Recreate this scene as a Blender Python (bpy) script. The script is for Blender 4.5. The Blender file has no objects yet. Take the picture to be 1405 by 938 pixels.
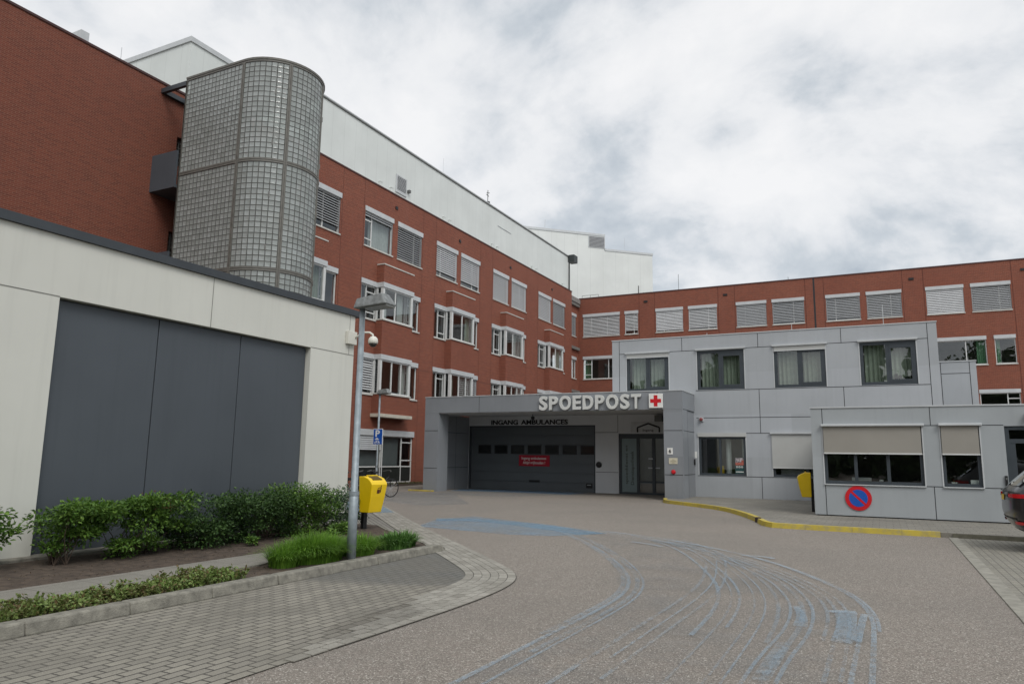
import bpy, bmesh, math, random
from mathutils import Vector, Matrix
sc = bpy.context.scene
COL = sc.collection
R = math.radians
rnd = random.Random(7)

# ------------------------------------------------------------------ mesh builder
class MB:
    def __init__(s): s.v = []; s.f = []
    def vert(s, p): s.v.append(tuple(p)); return len(s.v) - 1
    def face(s, *ps):
        i = len(s.v); s.v += [tuple(p) for p in ps]; s.f.append(tuple(range(i, i + len(ps))))
    def hexa(s, p):
        i = len(s.v); s.v += [tuple(q) for q in p]
        for a in ((0,3,2,1),(4,5,6,7),(0,1,5,4),(1,2,6,5),(2,3,7,6),(3,0,4,7)): s.f.append(tuple(i + k for k in a))
    def box(s, x0, x1, y0, y1, z0, z1):
        s.hexa([(x0,y0,z0),(x1,y0,z0),(x1,y1,z0),(x0,y1,z0),(x0,y0,z1),(x1,y0,z1),(x1,y1,z1),(x0,y1,z1)])
    def prism(s, poly, z0, z1):            # poly: xy list (convex or simple)
        n = len(poly); i = len(s.v)
        s.v += [(x, y, z0) for x, y in poly] + [(x, y, z1) for x, y in poly]
        s.f.append(tuple(i + k for k in reversed(range(n)))); s.f.append(tuple(i + n + k for k in range(n)))
        for k in range(n):
            k2 = (k + 1) % n; s.f.append((i + k, i + k2, i + n + k2, i + n + k))
    def tube(s, pts, r, n=8, cap=True):
        pts = [Vector(p) for p in pts]; rr = r if isinstance(r, (list, tuple)) else [r] * len(pts)
        base = len(s.v)
        for k, p in enumerate(pts):
            t = (pts[min(k + 1, len(pts) - 1)] - pts[max(k - 1, 0)]).normalized()
            a = t.cross(Vector((0, 0, 1))) if abs(t.z) < .95 else t.cross(Vector((1, 0, 0)))
            a.normalize(); b = t.cross(a)
            for j in range(n):
                q = 2 * math.pi * j / n; s.v.append(tuple(p + (a * math.cos(q) + b * math.sin(q)) * rr[k]))
        for k in range(len(pts) - 1):
            for j in range(n):
                j2 = (j + 1) % n; s.f.append((base + k*n + j, base + k*n + j2, base + (k+1)*n + j2, base + (k+1)*n + j))
        if cap:
            s.f.append(tuple(base + j for j in reversed(range(n)))); s.f.append(tuple(base + (len(pts)-1)*n + j for j in range(n)))
    def lathe(s, prof, c, axis='z', n=24, cap=True):   # prof: (r, h)
        base = len(s.v); c = Vector(c)
        for r, h in prof:
            for j in range(n):
                q = 2 * math.pi * j / n; a, b = r * math.cos(q), r * math.sin(q)
                s.v.append(tuple(c + Vector({'z': (a, b, h), 'y': (a, h, b), 'x': (h, a, b)}[axis])))
        for k in range(len(prof) - 1):
            for j in range(n):
                j2 = (j + 1) % n; s.f.append((base + k*n + j, base + k*n + j2, base + (k+1)*n + j2, base + (k+1)*n + j))
        if not cap: return
        s.f.append(tuple(base + j for j in range(n))); s.f.append(tuple(base + (len(prof)-1)*n + j for j in range(n)))

MATRIX = {}
def obj(name, mb, mat, parent=None, smooth=False, bevel=0, normals=True):
    me = bpy.data.meshes.new(name); me.from_pydata(mb.v, [], mb.f)
    if normals:
        bm = bmesh.new(); bm.from_mesh(me); bmesh.ops.recalc_face_normals(bm, faces=bm.faces); bm.to_mesh(me); bm.free()
    return link(name, me, mat, parent, smooth, bevel)
def link(name, me, mat, parent=None, smooth=False, bevel=0):
    o = bpy.data.objects.new(name, me); COL.objects.link(o)
    if mat: me.materials.clear(); me.materials.append(mat)
    if smooth:
        for p in me.polygons: p.use_smooth = True
    if bevel:
        m = o.modifiers.new('b', 'BEVEL'); m.width = bevel; m.segments = 2; m.limit_method = 'ANGLE'; m.angle_limit = R(40)
    if parent:
        o.parent = parent
        if parent.type == 'EMPTY': o.matrix_parent_inverse = Matrix.Translation(-parent.location)
    return o
def tag(o, label, cat, group=None, kind=None):
    if label: o['label'] = label
    if cat: o['category'] = cat
    if group: o['group'] = group
    if kind: o['kind'] = kind
    return o
def thing(name, label, cat, loc=(0, 0, 0), group=None):
    o = bpy.data.objects.new(name, None); COL.objects.link(o); o.location = loc; o.empty_display_size = .1
    return tag(o, label, cat, group)
def struct(name, mb, mat, kind='structure', **k):
    o = obj(name, mb, mat, **k); o['kind'] = kind; return o

# ------------------------------------------------------------------ materials
class N:
    def __init__(s, name):
        s.m = bpy.data.materials.new(name); s.m.use_nodes = True; s.t = s.m.node_tree; s.t.nodes.clear()
        s.out = s.t.nodes.new('ShaderNodeOutputMaterial')
    def n(s, typ, **k):
        nd = s.t.nodes.new('ShaderNode' + typ)
        for a, b in k.items():
            if a == 'inp':
                for i, v in b.items():
                    if hasattr(v, 'is_linked') or isinstance(v, bpy.types.NodeSocket): s.t.links.new(v, nd.inputs[i])
                    else: nd.inputs[i].default_value = v
            else: setattr(nd, a, b)
        return nd
    def mix(s, fac, a, b, mode='MIX'):
        nd = s.t.nodes.new('ShaderNodeMix'); nd.data_type = 'RGBA'; nd.blend_type = mode
        for i, v in ((0, fac), (6, a), (7, b)):
            if isinstance(v, bpy.types.NodeSocket): s.t.links.new(v, nd.inputs[i])
            else: nd.inputs[i].default_value = v if i == 0 or len(v) == 4 else (*v, 1)
        return nd.outputs[2]
    def math(s, op, a, b=0.0, clamp=False):
        nd = s.t.nodes.new('ShaderNodeMath'); nd.operation = op; nd.use_clamp = clamp
        for i, v in ((0, a), (1, b)):
            if isinstance(v, bpy.types.NodeSocket): s.t.links.new(v, nd.inputs[i])
            else: nd.inputs[i].default_value = v
        return nd.outputs[0]
    def ramp(s, fac, stops, interp='LINEAR'):
        nd = s.t.nodes.new('ShaderNodeValToRGB'); s.t.links.new(fac, nd.inputs[0]); nd.color_ramp.interpolation = interp
        e = nd.color_ramp.elements
        while len(e) < len(stops): e.new(.5)
        for k, (p, c) in enumerate(stops):
            e[k].position = p; e[k].color = (*c, 1) if len(c) == 3 else c
        return nd.outputs[0]
    def pos(s): return s.n('NewGeometry').outputs['Position']
    def noise(s, vec, scale, detail=4, rough=.55, out=0, **k):
        nd = s.n('TexNoise', inp={'Vector': vec, 'Scale': scale, 'Detail': detail, 'Roughness': rough}); return nd.outputs[out]
    def bsdf(s, col, rough=.6, spec=.5, metal=0, bump=None, bstr=.2, bdist=.01, trans=0, coat=0):
        b = s.n('BsdfPrincipled'); i = b.inputs
        for nm, v in (('Base Color', col), ('Roughness', rough), ('Specular IOR Level', spec), ('Metallic', metal)):
            if isinstance(v, bpy.types.NodeSocket): s.t.links.new(v, i[nm])
            else: i[nm].default_value = v if not isinstance(v, tuple) else (*v, 1)[:4]
        if coat: i['Coat Weight'].default_value = coat; i['Coat Roughness'].default_value = .05
        if bump is not None:
            bp = s.n('Bump', inp={'Height': bump, 'Strength': bstr, 'Distance': bdist}); s.t.links.new(bp.outputs[0], i['Normal'])
        return b.outputs[0]
    def done(s, sh): s.t.links.new(sh, s.out.inputs[0]); return s.m

def planar(m):                            # u,v coordinates on vertical walls, metres
    g = m.n('NewGeometry'); sp = m.n('SeparateXYZ', inp={0: g.outputs['Position']}); sn = m.n('SeparateXYZ', inp={0: g.outputs['True Normal']})
    w = m.math('GREATER_THAN', m.math('ABSOLUTE', sn.outputs[0]), .5)
    u = m.math('ADD', m.math('MULTIPLY', sp.outputs[1], w), m.math('MULTIPLY', sp.outputs[0], m.math('SUBTRACT', 1.0, w)))
    return m.n('CombineXYZ', inp={0: u, 1: sp.outputs[2], 2: 0.0}).outputs[0], g.outputs['Position']

def plain(name, col, rough=.55, var=.12, scale=2.5, spec=.4, metal=0, bump=0, coat=0, streak=0, panels=None):
    m = N(name); p = m.pos()
    f = m.noise(p, scale, 5)
    c0 = tuple(c * (1 - var) for c in col); c1 = tuple(min(1, c * (1 + var)) for c in col)
    c = m.ramp(f, [(.3, c0), (.7, c1)])
    if streak:
        mp = m.n('Mapping', inp={'Vector': p, 'Scale': (7, 7, .35)})
        g = m.noise(mp.outputs[0], 1, 4, .6)
        c = m.mix(m.ramp(g, [(.5, (0,0,0)), (.8, (streak,)*3)]), c, tuple(q * .72 for q in col))
    if panels:
        uv, _p = planar(m); pb = m.n('TexBrick', inp={'Vector': uv, 'Color1': (.92,.92,.92,1), 'Color2': (1.05,1.05,1.06,1), 'Mortar': (1,1,1,1), 'Scale': 1.0, 'Mortar Size': 0.0, 'Brick Width': panels[0], 'Row Height': panels[1]})
        c = m.mix(1.0, c, pb.outputs[0], 'MULTIPLY')
    fine = m.noise(p, 60, 3) if bump else None
    rg = m.math('ADD', m.math('MULTIPLY', f, .16), rough - .08)
    return m.done(m.bsdf(c, rg, spec, metal, fine, bump, .01, coat=coat))

def brick_mat(name='red_brick', k=1.0):
    m = N(name); uv, p = planar(m)
    b = m.n('TexBrick', inp={'Vector': uv, 'Color1': (.225*k,.057*k,.029*k,1), 'Color2': (.125*k,.033*k,.019*k,1), 'Mortar': (.285*k,.155*k,.112*k,1), 'Scale': 1.0, 'Mortar Size': .009, 'Mortar Smooth': .2, 'Bias': -.2, 'Brick Width': .22, 'Row Height': .0635})
    big = m.noise(p, .35, 6, .6)
    sz = m.n('SeparateXYZ', inp={0: uv})
    cs2 = m.math('LESS_THAN', m.math('FRACT', m.math('DIVIDE', sz.outputs[1], .1905)), .36)      # every third course of a darker batch
    c = m.mix(m.math('MULTIPLY', cs2, m.math('MULTIPLY', m.noise(p, .6, 3), .42)), b.outputs[0], (.13,.036,.026))
    c = m.mix(m.ramp(big, [(.3, (.3,)*3), (.7, (.0,)*3)]), c, (.13,.034,.024))
    mp = m.n('Mapping', inp={'Vector': p, 'Scale': (2.2, 2.2, .16)})
    st = m.noise(mp.outputs[0], 1, 5, .6)
    c = m.mix(m.ramp(st, [(.55, (0,)*3), (.8, (.35,)*3)]), c, (.235*k,.098*k,.07*k))
    c = m.mix(m.math('MULTIPLY', m.noise(uv, 9, 3), .18), c, (.27*k,.082*k,.045*k))
    return m.done(m.bsdf(c, .8, .35, bump=b.outputs['Fac'], bstr=-.25, bdist=.006))

def slab_mat(name, col, bw, rh, rot=0, c2=None, mort=(.10,.095,.085), msize=.006, var=.25, moss=0, off=.5, dark=None):
    m = N(name); p = m.pos()
    mp = m.n('Mapping', inp={'Vector': p, 'Rotation': (0, 0, rot)})
    c2 = c2 or tuple(c * .8 for c in col)
    b = m.n('TexBrick', offset=off, inp={'Vector': mp.outputs[0], 'Color1': (*col, 1), 'Color2': (*c2, 1), 'Mortar': (*mort, 1), 'Scale': 1.0, 'Mortar Size': msize, 'Mortar Smooth': .3, 'Bias': 0.0, 'Brick Width': bw, 'Row Height': rh})
    c = b.outputs[0]
    if dark:
        sp = m.n('SeparateXYZ', inp={0: p})
        d = m.math('ADD', sp.outputs[1], m.math('MULTIPLY', m.noise(p, 1.3, 4), 1.6))
        # darker newer stones towards the kerb end
        d = m.math('ADD', d, m.math('MULTIPLY', sp.outputs[0], -.35))
        f = m.ramp(m.math('MULTIPLY', d, .05), [(.515, (0,)*3), (.54, (.95,)*3)])
        db = m.n('TexBrick', offset=off, inp={'Vector': mp.outputs[0], 'Color1': (*dark, 1), 'Color2': (*[q * .85 for q in dark], 1), 'Mortar': (.05,.05,.05,1), 'Scale': 1.0, 'Mortar Size': msize, 'Mortar Smooth': .3, 'Bias': 0.0, 'Brick Width': bw, 'Row Height': rh})
        c = m.mix(f, c, db.outputs[0])
    big = m.noise(p, .9, 6, .65)
    c = m.mix(m.ramp(big, [(.38, (var * 1.6,)*3), (.62, (0,)*3)]), c, tuple(q * .45 for q in col))
    gr = m.noise(p, 140, 2, .7)
    c = m.mix(m.ramp(gr, [(.35, (.45,)*3), (.6, (0,)*3)]), c, tuple(q * .35 for q in col))
    c = m.mix(m.ramp(gr, [(.58, (0,)*3), (.75, (.5,)*3)]), c, tuple(min(1, q * 1.9) for q in col))
    if moss:
        c = m.mix(m.ramp(m.noise(p, 2.2, 5), [(.52, (0,)*3), (.75, (moss,)*3)]), c, (.06,.075,.03))
    return m.done(m.bsdf(c, .88, .25, bump=m.math('ADD', m.math('MULTIPLY', b.outputs['Fac'], -1.0), m.math('MULTIPLY', gr, .4)), bstr=.5, bdist=.006))

def asphalt_mat():
    m = N('chip_seal_asphalt'); p = m.pos()
    v = m.n('TexVoronoi', inp={'Vector': p, 'Scale': 110.0})
    sp = m.n('SeparateXYZ', inp={0: v.outputs['Color']})
    c = m.ramp(sp.outputs[0], [(0, (.105,.092,.079)), (.35, (.182,.160,.137)), (.7, (.24,.213,.182)), (.9, (.31,.28,.245)), (1, (.54,.51,.46))])
    v2 = m.n('TexVoronoi', inp={'Vector': p, 'Scale': 27.0}); s2 = m.n('SeparateXYZ', inp={0: v2.outputs['Color']})
    c = m.mix(m.ramp(s2.outputs[1], [(.55, (0,)*3), (1, (.3,)*3)]), c, (.215,.17,.15))
    big = m.noise(p, .22, 6, .6)
    c = m.mix(m.ramp(big, [(.36, (.3,)*3), (.56, (0,)*3)]), c, (.135,.127,.115))
    mid = m.noise(p, 1.7, 5, .65)
    c = m.mix(m.ramp(mid, [(.5, (0,)*3), (.72, (.3,)*3)]), c, (.225,.20,.172))
    # tyre-polished lanes
    return m.done(m.bsdf(c, .82, .35, bump=v.outputs['Distance'], bstr=.5, bdist=.006))

def paint_mat(name, col, cov=.5, scale=7, stretch=None, lo=.08):
    m = N(name); p = m.pos()
    a = m.noise(p, scale, 6, .72); g = m.noise(p, 75, 2, .7); l = m.noise(p, .8, 4)
    f = m.math('ADD', m.math('MULTIPLY', a, .44), m.math('ADD', m.math('MULTIPLY', g, .46), m.math('MULTIPLY', l, .35)))
    t = .82 - cov * .42
    fac = m.ramp(f, [(max(0, t - lo), (0,)*3), (min(1, t + lo), (.42,)*3)])
    d = m.bsdf(m.mix(g, tuple(c * .75 for c in col), col), .8, .3)
    tr = m.n('BsdfTransparent').outputs[0]
    mx = m.n('MixShader', inp={0: fac, 1: tr, 2: d})
    return m.done(mx.outputs[0])

def glass_mat(name, tint=(.72,.76,.76), boost=1.4, base=.05, wob=.006):
    m = N(name); p = m.pos()
    nz = m.noise(p, .9, 2)
    bp = m.n('Bump', inp={'Height': nz, 'Strength': wob, 'Distance': .3})
    geo = m.n('NewGeometry'); dt = m.n('VectorMath', operation='DOT_PRODUCT', inp={0: geo.outputs['Incoming'], 1: geo.outputs['True Normal']})
    sch = m.math('ADD', m.math('MULTIPLY', m.math('POWER', m.math('SUBTRACT', 1.0, m.math('ABSOLUTE', dt.outputs['Value'])), 5.0), .95), .05)   # Schlick, same from either side
    f = m.math('ADD', m.math('MULTIPLY', sch, boost), base, True)
    tr = m.n('BsdfTransparent', inp={0: (*tint, 1)}); gl = m.n('BsdfGlossy', inp={0: (.95,.97,.97,1), 'Roughness': .01, 'Normal': bp.outputs[0]})
    return m.done(m.n('MixShader', inp={0: f, 1: tr.outputs[0], 2: gl.outputs[0]}).outputs[0])

def leaf_mat(name, cols, trans=.25, rough=.45):
    m = N(name); g = m.n('NewGeometry')
    c = m.ramp(g.outputs['Random Per Island'], [(k / (len(cols) - 1), q) for k, q in enumerate(cols)])
    c = m.mix(m.ramp(m.noise(g.outputs['Position'], 3.0, 3), [(.35, (.5,)*3), (.6, (0,)*3)]), c, tuple(q * .5 for q in cols[0]))
    b = m.bsdf(c, rough, .35); t = m.n('BsdfTranslucent', inp={0: c})
    return m.done(m.n('MixShader', inp={0: trans, 1: b, 2: t.outputs[0]}).outputs[0])

def panel_mat(name, col, pitch, depthcol=.75, horiz=False, rough=.45, spec=.4):
    m = N(name); uv, p = planar(m); s = m.n('SeparateXYZ', inp={0: uv})
    fr = m.math('FRACT', m.math('DIVIDE', s.outputs[1 if horiz else 0], pitch))
    ln = m.math('LESS_THAN', fr, .018 / pitch)
    c = m.ramp(m.noise(p, .5, 5), [(.3, tuple(q * .93 for q in col)), (.7, tuple(min(1, q * 1.04) for q in col))])
    mp = m.n('Mapping', inp={'Vector': p, 'Scale': (3, 3, .2)})
    c = m.mix(m.ramp(m.noise(mp.outputs[0], 1, 5, .65), [(.55, (0,)*3), (.85, (.3,)*3)]), c, tuple(q * .75 for q in col))
    c = m.mix(m.math('MULTIPLY', ln, .3), c, tuple(q * depthcol * .5 for q in col))
    return m.done(m.bsdf(c, rough, spec))

BRICK = brick_mat(); BRICK_SHADED = brick_mat('shaded_red_brick', .78)  # second is the same brick, the far-left wall's shade put into its colour
JOINT_RED = plain('movement_joint_red', (.07, .022, .017), .9)
WHITE = plain('white_aluminium', (.62, .63, .62), .4, .06)
LGREY = plain('light_grey_steel', (.50, .52, .53), .45, .06, streak=.2)
SILLM = plain('pale_sill_concrete', (.55, .545, .51), .7, .1, 4, streak=.3)
PALEC = plain('pale_concrete', (.5, .47, .40), .8, .12, 4, bump=.2)
ANTH = plain('anthracite_frame', (.045, .055, .064), .45, .1)
GLASS = glass_mat('window_glass')
GLASSD = glass_mat('reflective_window_glass', (.72, .77, .75), 1.5, .035, .02)
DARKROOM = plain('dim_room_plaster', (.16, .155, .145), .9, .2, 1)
CURT = plain('pale_curtain', (.48, .50, .48), .9, .08, 6)
CURTG = plain('green_grey_curtain', (.31, .345, .285), .9, .1, 6)
GREEN_CURT = plain('green_curtain', (.13, .27, .16), .9, .1, 6)
SLATD = plain('grey_blind_slat', (.33, .34, .35), .45, .06)
SLATL = plain('light_blind_slat', (.55, .56, .57), .45, .06)
PENT = panel_mat('white_metal_cladding', (.66, .69, .67), 1.0)
CLAD = plain('grey_cladding', (.385, .405, .425), .5, .05, .7, spec=.45, streak=.22, panels=(3.1, 1.72))
CLADA = plain('grey_green_cladding', (.355, .38, .395), .5, .05, .7, spec=.45, streak=.22, panels=(3.1, 1.72))
CLADP = plain('portal_grey_cladding', (.235, .25, .268), .45, .06, .7, spec=.5, streak=.2, panels=(3.1, 1.72))
GAP = plain('shadow_gap_black', (.03, .032, .035), .8)
CAPM = plain('grey_roof_trim', (.33, .35, .36), .45)
DARKCAP = plain('dark_roof_trim', (.045, .052, .06), .5)
OFFW = plain('off_white_panel', (.60, .60, .55), .55, .04, .6, streak=.25)
DPAN = plain('charcoal_panel', (.070, .081, .094), .5, .09, .5, spec=.4, streak=.3)
BLACK = plain('black_plastic', (.012, .012, .013), .45)
RUBBER = plain('dark_rubber', (.018, .018, .019), .8)
GALV = plain('galvanised_steel', (.27, .31, .335), .5, .2, 9, metal=.35)
DSTEEL = plain('dark_weathered_steel', (.15, .155, .15), .55, .2, 8, metal=.3)
YEL = plain('yellow_plastic', (.78, .53, .005), .38, .05, 3, coat=.2)
RED = plain('red_sign', (.55, .012, .02), .4, .05)
DRED = plain('dark_red_sign', (.40, .006, .025), .5, .05)
BLUE = plain('blue_sign', (.012, .09, .42), .4, .05)
SIGNW = plain('sign_white', (.75, .75, .72), .45, .03)
LETTER = plain('brushed_letter_white', (.60, .61, .59), .4, .04)
INK = plain('sign_black', (.012, .012, .014), .5)
SCREEN = plain('beige_sun_screen', (.29, .275, .245), .85, .05, 1.2)
SCREENL = plain('pale_sun_screen', (.45, .455, .44), .85, .05, 1.2)
GDOOR = plain('garage_door_grey', (.105, .118, .128), .45, .08, .8)
FROST = plain('frosted_glass', (.20, .26, .265), .35, .05)
SOIL = plain('planting_soil', (.075, .056, .043), .95, .45, 9, bump=.8)
KERB = plain('concrete_kerb', (.205, .195, .165), .9, .35, 9, bump=.8, streak=.0)
KERBY = None
CAMW = plain('camera_white', (.62, .61, .55), .4, .04)
ROOF = plain('roof_gravel', (.22, .21, .2), .95, .2, 5)

# ------------------------------------------------------------------ wall frames
class Fr:                                  # wall facing +X ('X') or -Y ('Y') with its plane at p; u along it, d outwards
    def __init__(s, ax, p): s.ax = ax; s.p = p
    def P(s, u, d, z): return (s.p + d, u, z) if s.ax == 'X' else (u, s.p - d, z)
    def box(s, mb, u0, u1, d0, d1, z0, z1):
        if s.ax == 'X': mb.box(s.p + d0, s.p + d1, u0, u1, z0, z1)
        else: mb.box(u0, u1, s.p - d1, s.p - d0, z0, z1)
    def quad(s, mb, u0, u1, d, z0, z1): mb.face(s.P(u0, d, z0), s.P(u1, d, z0), s.P(u1, d, z1), s.P(u0, d, z1))
    def wall(s, mb, u0, u1, z0, z1, holes, depth=.3):
        us = sorted({u0, u1, *[h[0] for h in holes], *[h[1] for h in holes]}); zs = sorted({z0, z1, *[h[2] for h in holes], *[h[3] for h in holes]})
        us = [u for u in us if u0 <= u <= u1]; zs = [z for z in zs if z0 <= z <= z1]
        for a, b in zip(us, us[1:]):
            for c, d in zip(zs, zs[1:]):
                um, zm = (a + b) / 2, (c + d) / 2
                if any(h[0] < um < h[1] and h[2] < zm < h[3] for h in holes): continue
                s.quad(mb, a, b, 0, c, d)
        for h in holes:
            P = s.P
            for (a, c), (b, d) in (((h[0],h[2]),(h[1],h[2])),((h[1],h[2]),(h[1],h[3])),((h[1],h[3]),(h[0],h[3])),((h[0],h[3]),(h[0],h[2]))):
                mb.face(P(a, 0, c), P(b, 0, d), P(b, -depth, d), P(a, -depth, c))

def slats(fr, mb, u0, u1, zt, zb, d, pitch=.128, closed=True, gap=0):
    z = zt - .02; w = .078
    while z > zb:
        if closed: a, h = .06, .112
        else: a, h = .05, .068
        t = .0025
        mb.hexa([fr.P(u0, d - a/2, z), fr.P(u1, d - a/2, z), fr.P(u1, d - a/2 + t, z + t), fr.P(u0, d - a/2 + t, z + t),
                 fr.P(u0, d + a/2, z - h), fr.P(u1, d + a/2, z - h), fr.P(u1, d + a/2 + t, z - h + t), fr.P(u0, d + a/2 + t, z - h + t)]) if 1 else 0
        z -= pitch
def folds(fr, u0, u1, d, z0, z1, amp=.05, wl=.16, ph=0):
    mb = MB(); n = max(6, int((u1 - u0) / wl * 8)); pr = None
    for k in range(n + 1):
        u = u0 + (u1 - u0) * k / n; dd = d + amp * math.sin(2 * math.pi * (u / wl) + ph) * (.7 + .3 * math.sin(u * 7))
        a, b = fr.P(u, dd, z0), fr.P(u, dd, z1)
        if pr: mb.face(pr[0], a, b, pr[1])
        pr = (a, b)
    return mb

def window(b, fr, u0, u1, z0, z1, header=.25, rec=.12, mull=(), bars=(), blind=None, bmat=None, closed=True, curtain=None, fmat=None, sill=True, glass=None, fw=.06, hm=None, name='window', lowpane=None):
    fmat = fmat or WHITE
    fz1 = z1 - header if header else z1
    mb = MB(); D0, D1 = -rec - .03, -rec + .04
    fr.box(mb, u0, u0 + fw, D0, D1, z0, fz1); fr.box(mb, u1 - fw, u1, D0, D1, z0, fz1)
    fr.box(mb, u0 + fw, u1 - fw, D0, D1, z0, z0 + fw); fr.box(mb, u0 + fw, u1 - fw, D0, D1, fz1 - fw, fz1)
    for u in mull: fr.box(mb, u - fw / 2, u + fw / 2, D0, D1 - .003, z0 + fw, fz1 - fw)
    for a, c, z in bars: fr.box(mb, a, c, D0, D1 - .006, z - fw / 2, z + fw / 2)
    w = obj(name, mb, fmat, b)
    g = MB(); fr.quad(g, u0 + .02, u1 - .02, -rec, z0 + .02, fz1 - .02); obj('pane', g, glass or GLASS, w)
    if header:
        h = MB(); fr.box(h, u0 - .03, u1 + .03, -rec - .02, .045, fz1 - .003, z1 + .005); obj('shutter_box', h, hm or LGREY, w)
    if sill:
        s_ = MB(); fr.box(s_, u0 - .03, u1 + .03, -rec + .02, .06, z0 - .07, z0 - .003); obj('sill', s_, SILLM, w)
    if blind is not None:
        zt = fz1 - .01; zb = zt - (zt - z0) * blind
        bl = MB(); slats(fr, bl, u0 + .05, u1 - .05, zt, zb, -.045, closed=closed)
        for u in (u0 + .03, u1 - .03): fr.box(bl, u - .015, u + .015, -.06, -.03, z0 + .01, zt)
        obj('blind', bl, bmat or SLATL, w, normals=False)
    if curtain:
        for (a, c, cm) in curtain: obj('curtain', folds(fr, a, c, -rec - .22, z0 + .02, fz1 - .02, ph=rnd.random() * 6), cm, w, smooth=True)
    return w

def strips(b, fr, vs=(), hs=(), mat=None, w=.014, d=.003, name='panel_joint'):
    mb = MB()
    for u, a, c in vs: fr.quad(mb, u - w, u + w, d, a, c)
    for z, a, c in hs: fr.quad(mb, a, c, d + .0015, z - w, z + w)
    return obj(name, mb, mat or GAP, b)

def text_mesh(s, size=1, extrude=.02, bold=.0, vertical=False):
    cu = bpy.data.curves.new('t', 'FONT'); cu.body = s; cu.size = size; cu.extrude = extrude; cu.offset = bold; cu.resolution_u = 4
    o = bpy.data.objects.new('t', cu); COL.objects.link(o)
    dg = bpy.context.evaluated_depsgraph_get(); me = bpy.data.meshes.new_from_object(o.evaluated_get(dg))
    bpy.data.objects.remove(o); bpy.data.curves.remove(cu)
    return me
def place_text(name, s, fr, u0, u1, z0, z1, d, mat, parent=None, extrude=.01, bold=.0, rot90=False):
    """text fitted in the rectangle u0..u1, z0..z1 of a wall frame, standing d off it"""
    me = text_mesh(s, 1, .5, bold)
    if rot90:
        for v in me.vertices: v.co = Vector((-v.co.y, v.co.x, v.co.z))
    xs = [v.co.x for v in me.vertices]; ys = [v.co.y for v in me.vertices]
    sx = (u1 - u0) / (max(xs) - min(xs)); sy = (z1 - z0) / (max(ys) - min(ys))
    for v in me.vertices:
        v.co = Vector(fr.P(u0 + (v.co.x - min(xs)) * sx, d + v.co.z * extrude * 2, z0 + (v.co.y - min(ys)) * sy))
    me.name = name
    return link(name, me, mat, parent)

exec_sections = []
# ================================================================== CAMERA, LIGHT, SKY
PI_, YA, RO = 1.57297973e-01, -4.69418079e-01, 1.41618636e-02
F = Vector((math.sin(YA) * math.cos(PI_), math.cos(YA) * math.cos(PI_), math.sin(PI_)))
r_ = Vector((math.cos(YA), -math.sin(YA), 0)); u_ = r_.cross(F)
rr, uu = r_ * math.cos(RO) + u_ * math.sin(RO), -r_ * math.sin(RO) + u_ * math.cos(RO)
cam = bpy.data.cameras.new('camera'); co = bpy.data.objects.new('camera', cam); COL.objects.link(co)
cam.sensor_width = 36; cam.lens = 993.455 / 1405 * 36; cam.clip_end = 5000; cam.clip_start = .05
co.matrix_world = Matrix(((rr.x, uu.x, -F.x, 0), (rr.y, uu.y, -F.y, 0), (rr.z, uu.z, -F.z, 1.6), (0, 0, 0, 1)))
sc.camera = co
sc.view_settings.view_transform = 'Standard'; sc.view_settings.look = 'None'; sc.view_settings.gamma = 1; sc.view_settings.exposure = 0.2
sc.view_settings.use_curve_mapping = False

S = Vector((.70, -.60, 1.0)).normalized()
sun = bpy.data.lights.new('sun', 'SUN'); sun.energy = 1.3; sun.angle = R(25); sun.color = (1, .96, .9)
so = bpy.data.objects.new('sun', sun); COL.objects.link(so); so.rotation_euler = S.to_track_quat('Z', 'Y').to_euler(); so.location = (20, -20, 40)

w = bpy.data.worlds.new('World'); sc.world = w; w.use_nodes = True
t = w.node_tree; t.nodes.clear()
class WN(N):
    def __init__(s): s.t = t; s.out = t.nodes.new('ShaderNodeOutputWorld')
W = WN()
sky = W.n('TexSky', sky_type='NISHITA', sun_disc=False, sun_elevation=math.asin(S.z), sun_rotation=math.atan2(S.x, S.y))
g = W.n('TexCoord').outputs['Generated']; sp = W.n('SeparateXYZ', inp={0: g})
den = W.math('ADD', W.math('MAXIMUM', sp.outputs[2], 0.0), .5)
px = W.math('DIVIDE', sp.outputs[0], den); py = W.math('DIVIDE', sp.outputs[1], den)
cv = W.n('CombineXYZ', inp={0: px, 1: py, 2: 3.3}).outputs[0]
wn = W.n('TexNoise', inp={'Vector': cv, 'Scale': 1.6, 'Detail': 3.0})
cv2 = W.n('VectorMath', operation='ADD', inp={0: cv, 1: W.n('VectorMath', operation='SCALE', inp={0: wn.outputs['Color'], 'Scale': .22}).outputs[0]}).outputs[0]
c1 = W.noise(cv2, 3.4, 9, .55)
c2 = W.noise(cv2, 9.0, 7, .6)
f = W.math('ADD', W.math('MULTIPLY', c1, .74), W.math('MULTIPLY', c2, .26))
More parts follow.
